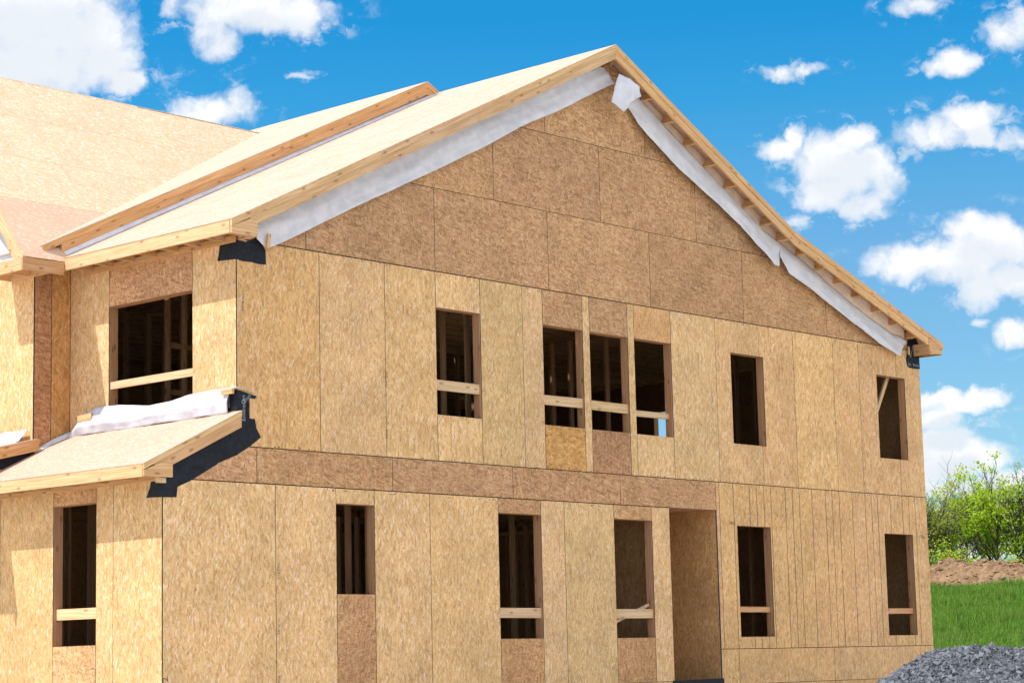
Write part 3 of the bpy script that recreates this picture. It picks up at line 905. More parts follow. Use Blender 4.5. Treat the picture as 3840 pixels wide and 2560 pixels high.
# porch roof
pr = MB((0, 1, 0))
for a, b in ((-.1, 2.34), (2.343, 3.57)):
    pr.prism([(-.001, a, zs(0)), (-1.57, a, zs(-1.57)), (-1.57, b, zs(-1.57)), (-.001, b, zs(0))], (0, 0, -.012))
porch = pr.build('porch_roof', [OSBRP], house)
pr2 = MB((0, 1, 0))
pr2.prism([(-1.20, 3.571, zs(-1.20)), (-1.57, 3.571, zs(-1.57)), (-1.57, 6.8, zs(-1.57)), (-1.20, 6.8, zs(-1.20))], (0, 0, -.012))
pr2.build('roof_sheet', OSBRP, porch)
rake(porch, -1.568, -.003, zs, -.102, .037, .0125, .077, 'rake_trim', PINE, (1.05, .97, .82))
rake(porch, -1.40, -.003, zs, -.09, .037, .0775, .215, 'rake_board', PINE, (.95, .80, .70))
pf = MB((0, 1, 0))
pf.box((-1.572, -.064, -3.172), (-1.534, 6.8, -3.025))
pf.build('fascia', PINE, porch, (1.12, 1.02, .88))
pb = MB((1, 0, 0))
pb.prism([(-1.566, -.0995, -3.165), (-1.125, -.0995, -3.165), (-1.125, -.0995, -3.005), (-1.30, -.0995, -2.99), (-1.566, -.0995, -3.095)], (0, .036, 0))
pb.build('soffit_box', PINE, porch, (1.06, .94, .82))
pl_ = MB((0, 1, 0))
pl_.box((-1.243, -.03, -3.20), (-1.2055, 6.8, -3.10))
pl_.build('ledger', PINE, porch, (1, .85, .68))
pk = MB((1, 0, 0))
pk.box((-1.33, -.05, -3.235), (-1.19, -.012, -3.172))
pk.build('blocking', PINE, porch)
for k in range(10):
    y = .45 + k * .61
    l = MB((1, 0, 0))
    l.box((-1.533, y, -3.168), (-1.244, y + .038, -3.09))
    l.build('lookout', PINE, porch, jit((1, .85, .7)))

# --- body behind: other walls, floors and what shows through the openings -------------
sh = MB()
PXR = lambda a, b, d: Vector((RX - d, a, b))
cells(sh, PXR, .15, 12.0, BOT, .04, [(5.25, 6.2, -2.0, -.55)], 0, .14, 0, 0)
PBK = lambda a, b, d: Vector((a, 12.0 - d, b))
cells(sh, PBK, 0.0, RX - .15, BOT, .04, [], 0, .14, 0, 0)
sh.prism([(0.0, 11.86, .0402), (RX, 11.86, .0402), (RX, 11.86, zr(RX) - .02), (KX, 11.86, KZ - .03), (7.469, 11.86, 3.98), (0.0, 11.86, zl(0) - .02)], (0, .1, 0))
shell = sh.build('rear_wall', OSB, house, (.50, .43, .38))  # sheathing toned down to stand in for the shade indoors
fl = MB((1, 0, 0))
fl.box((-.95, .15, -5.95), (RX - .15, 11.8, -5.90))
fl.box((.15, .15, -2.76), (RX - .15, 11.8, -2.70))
floor_o = fl.build('floor_deck', OSB, house, (.45, .40, .35))  # deck colour lowered too, keeping the rooms dim
inside = MB((1, 0, 0))
inside.box((.15, 11.5, .02), (RX - .15, 11.54, .24))
frm = inside.build('interior_framing', STUD, house)
def member(name, lo, hi, grain, c=(1, 1, 1)):
    m = MB(grain); m.box(lo, hi); m.build(name, STUD, frm, jit(c, .12))
for k in range(24):
    y = .35 + k * .406
    member('ceiling_joist', (.15, y, .0), (RX - .15, y + .038, .235), (1, 0, 0))
for k in range(16):
    y = .35 + k * .406
    member('floor_joist', (.15, y, -3.06), (RX - .15, y + .038, -2.765), (1, 0, 0))
def partition(x0, y0, x1, y1, z0, z1, step=.406, dbl=False):
    d = Vector((x1 - x0, y1 - y0, 0)); Ln = d.length; d.normalize()
    nrm_ = Vector((-d.y, d.x, 0))
    k = 0.0
    while k < Ln:
        p = Vector((x0, y0, z0)) + d * k
        m = MB(); m.board(p, p + Vector((0, 0, z1 - z0)), d * .04, nrm_ * .09); m.build('stud', STUD, frm, jit((1, 1, 1), .15))
        k += step
    m = MB(); p = Vector((x0, y0, z1)); m.board(p, p + d * Ln, Vector((0, 0, -.08)), nrm_ * .0905); m.build('wall_plate', STUD, frm)
partition(2.6, .2, 2.6, 5.2, -2.7, -.0)
partition(.2, 5.2, 12.0, 5.2, -2.7, -.0)
partition(1.2, 2.9, 2.55, 2.9, -2.7, .0, .30)
partition(4.9, .5, 4.9, 5.1, -2.7, .0, .5)
partition(.1, 4.3, 8.6, 4.3, -5.9, -3.06)
partition(2.6, .25, 2.6, 4.2, -5.9, -3.06)
partition(6.6, .25, 6.6, 4.2, -5.9, -3.06, .5)
partition(-.9, 2.9, 2.4, 2.9, -5.9, -3.06)
partition(12.9, .3, 12.9, 1.9, -2.7, -.0)
partition(9.9, 1.6, 9.9, 5.1, -2.7, -.0)
partition(12.4, .16, 12.4, 8.0, -5.9, -3.06)
partition(10.3, 4.6, 12.4, 4.6, -5.9, -3.06, .3)
for z0, z1, y in ((-1.65, -1.57, 2.96), (-.98, -.9, 2.96)):
    member('blocking', (1.2, y, z0), (2.6, y + .04, z1), (1, 0, 0), (1.2, 1.15, 1.1))
for x in (15.7, 16.05):
    member('stud', (x, .9, -5.9), (x + .04, .99, -3.06), (0, 0, 1))
m = MB((1, 0, 1)); m.prism([(11.05, .45, -5.9), (11.17, .45, -5.9), (10.75, .45, -4.2), (10.66, .45, -4.2)], (0, .04, 0)); m.build('diagonal_brace', STUD, frm)
fd = MB()
fd.box((-1.15, .03, -7.25), (RX - .04, 11.9, BOT))
fd.build('foundation', CONCRETE, house)

# stamped and pencilled marks on the boards
def text(body, size, loc, rot, mat, parent, name='printed_mark', ext=.0004):
    cu = bpy.data.curves.new(name, 'FONT')
    cu.body = body
    cu.size = size
    cu.extrude = ext
    cu.materials.append(mat)
    o = bpy.data.objects.new(name, cu)
    scene.collection.objects.link(o)
    o.location = Vector(loc) + Vector((0, 0, ZO)) - ORG[parent.name]
    o.rotation_euler = rot
    o.parent = parent
    ORG[o.name] = ORG[parent.name]
    return o
H = math.pi / 2
for x, z, s in ((2.69, -1.75, '7/16 PRG'), (2.69, -2.45, '24/16'), (4.46, -4.45, '7/16'), (4.3, -5.6, '24/16'), (.70, -4.4, '7/16 PRG'), (.70, -5.1, '24/16'), (.70, -5.72, '7/16'),
                (5.0, -2.6, '24/16'), (2.34, -5.2, '7/16'), (.12, -.95, '24/16')):
    text(s, .058, (x, -.0022, z), (H, -H, 0), INK, gable)
text('TALL', .075, (10.40, -.0022, -3.38), (H, -H * 0, 0), INK, gable)
text('TALL', .075, (16.2, -.0022, -3.45), (H, 0, 0), INK, gable)
text('72', .12, (-1.12, -.0022, -5.72), (H, -H, 0), INK, gable)
mk = MB()
for k in range(110):
    x = 11.6 + (k % 11) * .405 + random.uniform(-.03, .03)
    z = -2.55 + (k // 11) * .27 + random.uniform(-.05, .05)
    if any(h[0] - .05 < x < h[1] + .05 and h[2] - .05 < z < h[3] + .05 for h in UP): continue
    if random.random() < .3: continue
    s = random.uniform(.012, .028)
    mk.prism([(x - s, -.0025, z - .003), (x + s, -.0025, z - .003), (x + s, -.0025, z + .003), (x - s, -.0025, z + .003)], (0, .0006, 0))
    mk.prism([(x - .003, -.0025, z + .0032), (x + .003, -.0025, z + .0032), (x + .003, -.0025, z + s * 1.6), (x - .003, -.0025, z + s * 1.6)], (0, .0006, 0))
for k in range(260):
    x = random.uniform(0.05, RX); z = random.choice((-2.68, -.03, -3.2, -2.735, -5.84)) + random.uniform(-.012, .012)
    if DOOR[0] - .05 < x < DOOR[1] + .05 and z < -2.9: continue
    if any(h[0] < x < h[1] and h[2] < z < h[3] for h in UP + LO): continue
    s = .006
    mk.prism([(x - s * 2, -.0025, z - s), (x + s * 2, -.0025, z - s), (x + s * 2, -.0025, z + s), (x - s * 2, -.0025, z + s)], (0, .0006, 0))
marks = mk.build('pencil_marks', INK, gable)

# ------------------------------------------------------------------ cloths: wrap and membrane
def sample(poly, n):
    d = [0]
    for a, b in zip(poly, poly[1:]):
        d.append(d[-1] + (Vector(b) - Vector(a)).length)
    out, j = [], 0
    for i in range(n):
        t = d[-1] * i / (n - 1)
        while j < len(d) - 2 and d[j + 1] < t: j += 1
        u = (t - d[j]) / max(1e-9, d[j + 1] - d[j])
        out.append(Vector(poly[j]).lerp(Vector(poly[j + 1]), min(1, u)))
    return out
def by_x(poly, xs_, ax=0):
    out = []
    for x in xs_:
        for a, b in zip(poly, poly[1:]):
            if a[ax] <= x <= b[ax] or (b is poly[-1] and x > b[ax]):
                u = (x - a[ax]) / max(1e-9, b[ax] - a[ax])
                out.append(Vector(a).lerp(Vector(b), u)); break
        else:
            out.append(Vector(poly[0]))
    return out
def cloth(name, curves, nx, ny, nrm, amp, mat, label, cat, group=None, sc=2.0, thick=.003, ripple=(1, 1, 1), seed=0.0, use_x=None):
    """a loose sheet through several edge curves, wrinkled along nrm, with a real thickness"""
    nrm = Vector(nrm).normalized()
    cs = [by_x(c, [c[0][use_x] + (c[-1][use_x] - c[0][use_x]) * i / (nx - 1) for i in range(nx)], use_x) if use_x is not None else sample(c, nx) for c in curves]
    vv = []
    for i in range(nx):
        for j in range(ny):
            t = j / (ny - 1) * (len(cs) - 1)
            k = min(int(t), len(cs) - 2)
            p = cs[k][i].lerp(cs[k + 1][i], t - k)
            q = Vector((p.x * ripple[0], p.y * ripple[1], (p.z - ripple[3] * p.x if len(ripple) > 3 else p.z) * ripple[2])) * sc
            w = noise.fractal(q + Vector((seed, 0, 0)), 1.0, 2.0, 4) * amp * (0.35 + .65 * j / (ny - 1))
            vv.append(p + nrm * w)
    base = Vector((sum(p.x for p in vv) / len(vv), sum(p.y for p in vv) / len(vv), min(p.z for p in vv) + ZO))
    me = bpy.data.meshes.new(name)
    ff = [(i * ny + j, (i + 1) * ny + j, (i + 1) * ny + j + 1, i * ny + j + 1) for i in range(nx - 1) for j in range(ny - 1)]
    me.from_pydata([tuple(p + Vector((0, 0, ZO)) - base) for p in vv], [], ff)
    me.polygons.foreach_set('use_smooth', [True] * len(ff))
    me.materials.append(mat)
    o = bpy.data.objects.new(name, me)
    scene.collection.objects.link(o)
    o.location = base
    sm = o.modifiers.new('thickness', 'SOLIDIFY'); sm.thickness = thick; sm.offset = 0
    ORG[o.name] = base
    tag(o, label, cat, group)
    return o

lowL = [(.30, -.06, .02), (.45, -.08, -.088), (.649, -.09, -.009), (2.922, -.1, 1.12), (3.751, -.1, 1.503), (4.499, -.1, 1.873), (5.157, -.1, 2.239), (5.433, -.1, 2.389),
        (6.312, -.1, 2.784), (7.131, -.11, 3.19), (7.70, -.13, 3.477)]
topL = [(.27, -.03, zl(.27) - .06), (7.45, -.03, zl(7.45) - .08)]
midL = [(.28, -.05, .12), (3.0, -.05, 1.42), (7.56, -.06, 3.66)]
cloth('house_wrap', [topL, midL, lowL], 170, 14, (0, -1, -.2), .05, WRAP,
      'long white plastic wrap strip hanging below the sloping left edge of the gable roof', 'house wrap', 'white wrap strips on the house', 1.5, ripple=(.55, 1, 3.4, .4916))
lowR = [(8.02, -.06, 3.23), (8.241, -.12, 2.904), (8.474, -.12, 2.743), (9.295, -.13, 2.312), (9.612, -.13, 2.179), (10.913, -.13, 1.601), (11.327, -.13, 1.324), (11.553, -.13, 1.212),
        (11.778, -.13, 1.063), (11.975, -.13, 1.049), (11.987, -.12, 1.26), (12.0, -.12, 1.23), (12.249, -.13, .96), (12.905, -.13, .749), (13.977, -.12, .356), (14.451, -.12, .201), (14.964, -.12, .009),
        (15.607, -.12, -.169), (15.98, -.05, .12)]
foldR = [(8.20, -.05, 3.45), (9.029, -.07, 2.984), (11.647, -.07, 1.605), (12.556, -.07, 1.311), (13.644, -.07, .878), (14.583, -.07, .5), (15.561, -.06, .187), (15.99, -.04, .16)]
topR = [(8.25, -.02, zr(8.25) - .05), (15.98, -.02, zr(15.98) - .05)]
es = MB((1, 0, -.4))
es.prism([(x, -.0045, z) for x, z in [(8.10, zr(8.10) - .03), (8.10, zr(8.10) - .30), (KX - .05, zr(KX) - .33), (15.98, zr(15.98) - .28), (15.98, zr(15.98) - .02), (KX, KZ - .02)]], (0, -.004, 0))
es.build('eave_strip', BOUNCEWRAP, main_roof)
foldR2 = [(a, -.012, b + .07) for a, b, in [(p[0], p[2]) for p in foldR]]
cloth('house_wrap', [foldR2, foldR, lowR], 330, 14, (0, -1, -.3), .045, WRAP,
      'ragged white plastic wrap strip bunched under the timber blocks of the right roof edge', 'house wrap', 'white wrap strips on the house', 1.8, ripple=(.7, 1, 3.0, -.43), seed=5, use_x=0)
fl_a = [(7.56, -.33, 3.56), (7.43, -.36, 3.40), (7.27, -.38, 3.05)]
fl_b = [(7.80, -.33, 3.53), (7.70, -.42, 3.30), (7.52, -.42, 2.915)]
fl_c = [(8.04, -.33, 3.44), (7.95, -.40, 3.25), (7.74, -.40, 3.127)]
cloth('house_wrap', [fl_a, fl_b, fl_c], 22, 16, (-.3, -1, -.2), .07, WRAP,
      'small loose white flap of plastic wrap dangling beside the roof peak', 'house wrap', 'white wrap strips on the house', 3.5, seed=9)
# strip standing on the main roof under the raised roof edge
st_a = [(-.36, 3.275, zl(-.36) + .006), (7.25, 3.275, zl(7.25) + .006)]
st_b = [(-.36, 3.352, zrl(-.36) - .16), (7.2, 3.352, zrl(7.0) - .14)]
cloth('house_wrap', [st_b, st_a], 80, 5, (0, -1, 0), .01, WRAP,
      'narrow white wrap strip in the step between the two roof slopes', 'house wrap', 'white wrap strips on the house', 2.0, seed=3)
# wrap lying against the wall at the head of the porch roof
w_t = [(-.04, 3.42, -2.20), (-.03, 3.257, -2.0), (-.03, 2.9, -1.93), (-.03, 2.387, -1.945), (-.04, 1.737, -2.02), (-.04, 1.3, -2.0), (-.03, .939, -1.955), (-.03, .45, -1.94), (-.03, .10, -1.945)]
w_m = [(-.12, 3.46, -2.27), (-.14, 3.2, -2.17), (-.13, 1.9, -2.17), (-.12, .9, -2.14), (-.08, .12, -2.12)]
w_b = [(-.14, 3.45, -2.31), (-.10, 3.3, -2.297), (-.09, 2.0, -2.292), (-.08, .9, -2.288), (-.05, .13, -2.275)]
cloth('house_wrap', [w_t, w_m, w_b], 90, 14, (-1, 0, .4), .035, WRAP,
      'puffy bright white wrap roll along the top of the porch roof below a window', 'house wrap', 'white wrap strips on the house', 2.6, seed=13)
c_a = [(-.02, 3.50, -2.20), (-.30, 3.555, -2.33), (-.61, 3.56, -2.50)]
c_b = [(-.10, 3.44, -2.295), (-.32, 3.50, -2.40), (-.61, 3.53, -2.545)]
cloth('house_wrap', [c_a, c_b], 20, 6, (0, -1, .3), .03, WRAP,
      'crumpled scrap of white wrap in the inside corner left of the porch roof', 'house wrap', 'white wrap strips on the house', 5, seed=21)
b_a = [(-.66, 3.66, -2.20), (-.68, 4.4, -2.22), (-.66, 5.2, -2.18)]
b_b = [(-.80, 3.60, -2.39), (-.84, 4.4, -2.40), (-.82, 5.2, -2.38)]
cloth('house_wrap', [b_a, b_b], 24, 8, (-1, 0, .5), .06, WRAP,
      'white wrap heap on the small bay roof at the far left edge', 'house wrap', 'white wrap strips on the house', 3, seed=31)
g_a = [(-.64, 3.62, .42), (-.64, 4.4, 1.2), (-.64, 5.6, 2.3)]
g_b = [(-.66, 3.75, .06), (-.68, 4.6, .08), (-.66, 5.8, .1)]
cloth('house_wrap', [g_a, g_b], 24, 10, (-1, 0, 0), .04, WRAP,
      'white wrap on the little end gable behind the slanting board at upper left', 'house wrap', 'white wrap strips on the house', 3, seed=37)

def membrane(pts, thick_dir, name, label, mat=MEMBRANE, extra=None):
    """pieces of bituminous sheet lying on the boards: each outline gets its own small thickness"""
    mb = MB()
    allp = [Vector(p) for poly, _ in pts for p in poly]
    base = Vector((sum(p.x for p in allp) / len(allp), sum(p.y for p in allp) / len(allp), min(p.z for p in allp) + ZO))
    for poly, ext in pts:
        mb.prism(poly, ext)
    o = mb.build(name, mat, None, None, base)
    tag(o, label, 'membrane', 'black membrane pieces on the house')
    return o
yp, xp = -.0035, -.0035
f2 = lambda L, y=yp: [(a, y, b) for a, b in L]
mA = membrane([(f2([(-.004, -.017), (.15, -.03), (.354, .056), (.493, -.099), (.499, -.289), (.37, -.298), (.234, -.285), (.10, -.292), (-.004, -.276)]), (0, -.003, 0)),
               ([(xp, -.006, -.02), (xp, .321, .0), (xp, .34, -.12), (xp, .377, -.25), (xp, .2, -.262), (xp, -.006, -.276)], (-.003, 0, 0))], None, 'membrane_flashing',
              'black membrane patch folded round the upper corner under the left eave box')
mB = membrane([(f2([(.039, -1.985), (.326, -2.042), (.268, -2.108), (.199, -2.115), (.25, -2.25), (.289, -2.337), (.32, -2.46), (.391, -2.569), (.356, -2.598), (.195, -2.704), (-.011, -2.821), (-.326, -2.942),
                    (-.346, -2.962), (-.771, -3.186), (-.975, -3.27), (-.991, -3.40), (-1.10, -3.405), (-1.207, -3.409), (-1.207, -2.95), (-.006, -2.36), (-.006, -1.982)]), (0, -.003, 0)),
               ([(-1.2075, -.006, -3.2), (-1.2075, .224, -3.2), (-1.2075, .244, -3.269), (-1.2075, .316, -3.395), (-1.2075, .15, -3.40), (-1.2075, -.006, -3.407)], (-.003, 0, 0)),
               ([(xp - .004, -.006, -1.98), (xp - .004, .174, -1.975), (xp - .004, .16, -2.12), (xp - .004, .176, -2.246), (xp - .004, -.006, -2.25)], (-.003, 0, 0))], None, 'membrane_flashing',
              'long black membrane flashing following the porch roof down the corner of the house')
mC = membrane([(f2([(16.10, .19), (16.40, .235), (16.474, .15), (16.478, -.323), (16.284, -.334), (16.10, -.326), (16.045, -.29), (16.021, -.162), (16.064, -.073)]), (0, -.003, 0))], None, 'membrane_flashing',
              'black membrane patch with printed letters under the far right eave')
mD = membrane([([(8.80, -.004, -5.858), (10.12, -.004, -5.846), (10.12, -.004, -6.34), (8.80, -.004, -6.34)], (0, -.004, 0)),
               ([(8.86, -.004, -5.8985), (10.07, -.004, -5.8985), (10.07, 1.2, -5.8985), (8.86, 1.2, -5.8985)], (0, 0, .003))], None, 'membrane_flashing',
              'black membrane across the threshold of the tall door recess')
mE = membrane([([(-.63, 3.572, -2.42), (-1.19, 3.572, -2.50), (-1.19, 3.572, -2.80), (-.95, 3.572, -2.74), (-.63, 3.572, -2.56)], (0, -.004, 0))], None, 'membrane_flashing',
              'black membrane strip in the dark corner under the small bay roof')
text('Enviro', .085, (-.0115, .135, -2.20), (H, -H, -H), MEMTEXT, mB, 'lettering')
text('EnviroDri', .085, (.13, -.0075, -2.38), (H, -H, 0), MEMTEXT, mB, 'lettering')
text('Enviro', .08, (.12, -.0075, -2.15), (H, -.75, 0), MEMTEXT, mB, 'lettering')
text('Dri', .075, (16.07, -.0075, -.29), (H, 0, 0), MEMTEXT, mC, 'lettering')
text('Enviro', .075, (16.25, -.0075, -.285), (H, 0, 0), MEMTEXT, mC, 'lettering')
text('EnviroDri', .07, (16.19, -.0075, -.14), (H, -1.1, 0), MEMTEXT, mC, 'lettering')

def block(a, b, wide, thick, label, c=(1.05, .95, .8)):
    mb = MB()
    mb.board(a, b, wide, thick)
    mid = (Vector(a) + Vector(b)) / 2
    o = mb.build('wood_block', PINE, None, jit(c, .05), (mid.x, mid.y, min(a[2], b[2]) + ZO))
    tag(o, label, 'wood block', 'short timber offcuts nailed over the sheets')
block((-.05, .215, -2.035), (-.05, -.0, -2.035), (0, 0, .065), (-.038, 0, 0), 'sunlit timber offcut lying over the black membrane at the porch roof corner')
block((-.06, 3.24, -2.11), (-.06, 2.93, -2.10), (0, 0, .09), (-.06, 0, 0), 'timber offcut at the left end of the puffy white wrap roll')
block((.195, -.008, -2.34), (.19, -.008, -2.08), (.075, 0, 0), (0, -.02, 0), 'upright thin batten nailed on the black membrane right of the porch roof')
block((.415, -.10, -.09), (.44, -.10, .10), (.05, 0, 0), (0, -.02, 0), 'short upright batten at the bottom end of the long left wrap strip')
block((16.02, -.05, -.10), (16.02, -.05, .05), (.04, 0, 0), (0, -.02, 0), 'little upright batten beside the far right eave membrane')
mt = MB(); mt.prism([(-.07, .12, -1.97), (-.05, -.05, -1.955), (.25, -.05, -2.0), (.23, .0, -1.985), (.0, .15, -1.95)], (0, 0, .004))
o = mt.build('house_wrap', WRAP, None, None, (.08, 0, -1.97 + ZO))
tag(o, 'tiny white wrap scrap poking out above the black corner membrane', 'house wrap', 'white wrap strips on the house')

# ------------------------------------------------------------------ ground, berm, gravel
def dirv(az):
    return Vector((math.sin(math.radians(az)), math.cos(math.radians(az)), 0))
HD = dirv(59.8)
HS = Vector((HD.y, -HD.x, 0))                 # to the right across the view of the slope
EYE = CAM.z
def smooth01(t):
    t = max(0.0, min(1.0, t)); return t * t * (3 - 2 * t)
def terrain(x, y):
    """height above datum: level building plot, then a grassy rise beyond the far corner"""
    s = (x - CAM.x) * HD.x + (y - CAM.y) * HD.y
    hill = EYE - 1.57 + 4.15 * smooth01((s - 44) / 62.0) if s > 44 else 0.0
    if s > 44:
        # straight-ish grade to the foot of the earth bank
        k = max(0.0, min(1.0, (s - 48) / 37.0))
        hill = (EYE - 1.57) + 3.78 * (k * .9 + .1 * smooth01(k))
        hill += .10 * math.sin(x * .21 + y * .13) * smooth01((s - 48) / 10) * (1 - smooth01((s - 78) / 6))
        if s > 85: hill += 0.35 * smooth01((s - 85) / 40)
    return hill - (EYE - 1.57) + 0.0 + (EYE - 1.571)

def ground_mesh():
    ss = [-3000, -400, -60, -20, 0, 20, 40, 44, 46] + [48 + 1.5 * k for k in range(27)] + [95, 110, 130, 200, 500, 3000]
    tt = [-3000, -500, -120, -60] + [-40 + 4 * k for k in range(21)] + [60, 120, 500, 3000]
    vv = []
    for s in ss:
        for t in tt:
            p = Vector((CAM.x, CAM.y, 0)) + HD * s + HS * t
            h = terrain(p.x, p.y)
            if 50 < s < 85 and abs(t) < 45: h += noise.noise(Vector((s * .15, t * .15, 0))) * .12
            vv.append((p.x, p.y, h if s < 2000 else h - 20))
    nt = len(tt)
    ff = [(i * nt + j, (i + 1) * nt + j, (i + 1) * nt + j + 1, i * nt + j + 1) for i in range(len(ss) - 1) for j in range(nt - 1)]
    me = bpy.data.meshes.new('ground')
    me.from_pydata(vv, [], ff)
    me.polygons.foreach_set('use_smooth', [True] * len(ff))
    m, g = new_mat('ground_earth_and_grass')
    P = g.n('ShaderNodeTexCoord').outputs['Object']
    s_ = g.vec('DOT_PRODUCT', P, tuple(HD), out=1)
    s_ = g.math('SUBTRACT', s_, CAM.x * HD.x + CAM.y * HD.y)
    n = g.noise(P, .8, 6, .6)[0]
    n2 = g.noise(P, 14, 4, .65)[0]
    earth = g.mix(g.smooth(n, .3, .7), (.46, .40, .33, 1), (.60, .54, .45, 1))
    earth = g.mix(g.smooth(n2, .45, .75, 0, .4), earth, (.30, .26, .21, 1))
    grass = g.mix(g.smooth(n2, .3, .7), (.035, .09, .012, 1), (.07, .16, .02, 1))
    col = g.mix(g.smooth(g.math('ADD', s_, g.math('MULTIPLY', n, 4.0)), 47, 51), earth, grass)
    finish(g, col, .95, .1, n2, .4, .03)
    me.materials.append(m)
    o = bpy.data.objects.new('ground', me)
    scene.collection.objects.link(o)
    o['kind'] = 'structure'
ground_mesh()

def grass_blades():
    n = 108000
    s = 56 + (rng.random(n) ** .85) * 30.5
    az = np.where(rng.random(n) < .62, 57.4 + rng.random(n) * 5.2, 53.5 + rng.random(n) * 15.5)
    t = s * np.tan(np.radians(az - 59.8))
    px = CAM.x + HD.x * s + HS.x * t
    py = CAM.y + HD.y * s + HS.y * t
    pz = np.array([terrain(a, b) for a, b in zip(px, py)])
    cl = np.array([noise.noise(Vector((a * .35, b * .35, 3.0))) for a, b in zip(px, py)])
    h = (.22 + rng.random(n) ** 1.5 * .32) * (1 + .6 * cl)
    tall = s > 84.3
    h[tall] *= 1.15
    th = rng.random(n) * 2 * np.pi
    w = .011 + rng.random(n) * .012
    lean = (rng.random(n) - .35) * .28
    ph = th + rng.normal(0, .6, n)
    dx, dy = np.cos(th) * w, np.sin(th) * w
    lx, ly = np.cos(ph + 1.3) * lean, np.sin(ph + 1.3) * lean
    v = np.zeros((n, 5, 3))
    v[:, 0] = np.stack([px - dx, py - dy, pz - .03], 1)
    v[:, 1] = np.stack([px + dx, py + dy, pz - .03], 1)
    v[:, 2] = np.stack([px + dx * .8 + lx * .35, py + dy * .8 + ly * .35, pz + h * .6], 1)
    v[:, 3] = np.stack([px - dx * .8 + lx * .35, py - dy * .8 + ly * .35, pz + h * .6], 1)
    v[:, 4] = np.stack([px + lx, py + ly, pz + h], 1)
    me = bpy.data.meshes.new('grass')
    idx = np.arange(n)[:, None] * 5
    f4 = (idx + np.array([[0, 1, 2, 3]]))
    f3 = (idx + np.array([[3, 2, 4]]))
    me.vertices.add(n * 5)
    me.vertices.foreach_set('co', v.reshape(-1))
    loops = np.concatenate([f4, f3], 1).reshape(-1)
    me.loops.add(len(loops))
    me.loops.foreach_set('vertex_index', loops)
    me.polygons.add(n * 2)
    ls = np.zeros(n * 2, int); ls[0::2] = np.arange(n) * 7; ls[1::2] = np.arange(n) * 7 + 4
    me.polygons.foreach_set('loop_start', ls)
    me.update(calc_edges=True)
    m, g = new_mat('spring_grass')
    P = g.n('ShaderNodeTexCoord').outputs['Object']
    a = g.noise(P, 28, 2, .6)[0]
    b = g.noise(P, .5, 4, .6)[0]
    c = g.mix(g.smooth(a, .3, .7), (.05, .145, .008, 1), (.22, .39, .045, 1))
    c = g.mix(g.smooth(b, .42, .62, 0, .7), c, (.19, .30, .045, 1))
    b2 = g.noise(P, .9, 3, .6)[0]
    c = g.mix(g.smooth(b2, .5, .7, 0, .55), c, (.035, .10, .008, 1))
    finish(g, c, .5, .25, None, trans=(.35, None))
    me.materials.append(m)
    o = bpy.data.objects.new('grass', me)
    scene.collection.objects.link(o)
    tag(o, 'bright green grass slope between the gravel heap and the bank of bare earth', 'grass', None, 'stuff')
grass_blades()

def berm():
    na, nr = 400, 110
    vv = []
    for i in range(na):
        az = 53.5 + 15.5 * i / (na - 1)
        for j in range(nr):
            u = j / (nr - 1)
            s = 84.8 + 6.2 * u
            t = s * math.tan(math.radians(az - 59.8))
            p = Vector((CAM.x, CAM.y, 0)) + HD * s + HS * t
            b = terrain(p.x, p.y)
            prof = math.sin(math.pi * min(1, u * 1.02)) ** .75 if 0 < u < 1 else 0
            hgt = 1.30 - .03 * (az - 58.6) + .16 * noise.noise(Vector((t * .5, 1.7, 0)))
            hgt += .20 * math.exp(-((az - 58.97) / .2) ** 2)
            q = Vector((p.x, p.y, 0))
            rough = noise.fractal(q * 1.3, .9, 2.1, 6) * .20 + abs(noise.noise(q * 3.3)) * .22
            v3 = noise.voronoi(q * 2.2)[0]
            rough += max(0, .28 - v3[0]) * .5
            vv.append((p.x + noise.noise(q * 4) * .05, p.y + noise.noise(q * 4 + Vector((9, 9, 9))) * .05, b - .12 + prof * (hgt + rough * min(1, prof * 2))))
    ff = [(i * nr + j, i * nr + j + 1, (i + 1) * nr + j + 1, (i + 1) * nr + j) for i in range(na - 1) for j in range(nr - 1)]
    r = random.Random(5)
    for k in range(1500):
        i, j = r.randrange(na // 5, int(na * .75)), r.randrange(4, int(nr * .62))
        c = Vector(vv[i * nr + j])
        sz = .03 + .11 * r.random() ** 2.5
        i0 = len(vv)
        for x, y, z in ((1, 0, 0), (-1, 0, 0), (0, 1, 0), (0, -1, 0), (.2, .1, 1), (0, 0, -1)):
            vv.append(tuple(c + Vector((x + r.gauss(0, .3), y + r.gauss(0, .3), z * .8 + r.gauss(0, .2))) * sz))
        ff.extend([(i0 + a, i0 + b, i0 + c_) for a, b, c_ in ((0, 2, 4), (2, 1, 4), (1, 3, 4), (3, 0, 4), (2, 0, 5), (1, 2, 5), (3, 1, 5), (0, 3, 5))])
    me = bpy.data.meshes.new('earth_bank')
    base = Vector(vv[(na // 2) * nr])
    me.from_pydata([tuple(Vector(p) - base) for p in vv], [], ff)
    m, g = new_mat('bare_brown_earth')
    P = g.n('ShaderNodeTexCoord').outputs['Object']
    n = g.noise(P, 1.6, 6, .65)[0]
    n2 = g.noise(P, 9, 5, .7)[0]
    c = g.mix(g.smooth(n, .3, .7), (.18, .105, .057, 1), (.30, .188, .108, 1))
    c = g.mix(g.smooth(n2, .5, .72, 0, .6), c, (.37, .255, .165, 1))
    c = g.mix(g.smooth(n2, .5, .3, 0, .5), c, (.10, .055, .032, 1))
    finish(g, c, .95, .1, n2, .8, .08)
    me.materials.append(m)
    o = bpy.data.objects.new('earth_bank', me)
    scene.collection.objects.link(o)
    o.location = base
    tag(o, 'long heaped bank of bare brown earth at the top of the grass slope', 'earth bank')
    # lumps of stone lying in the bank
    return o
berm()

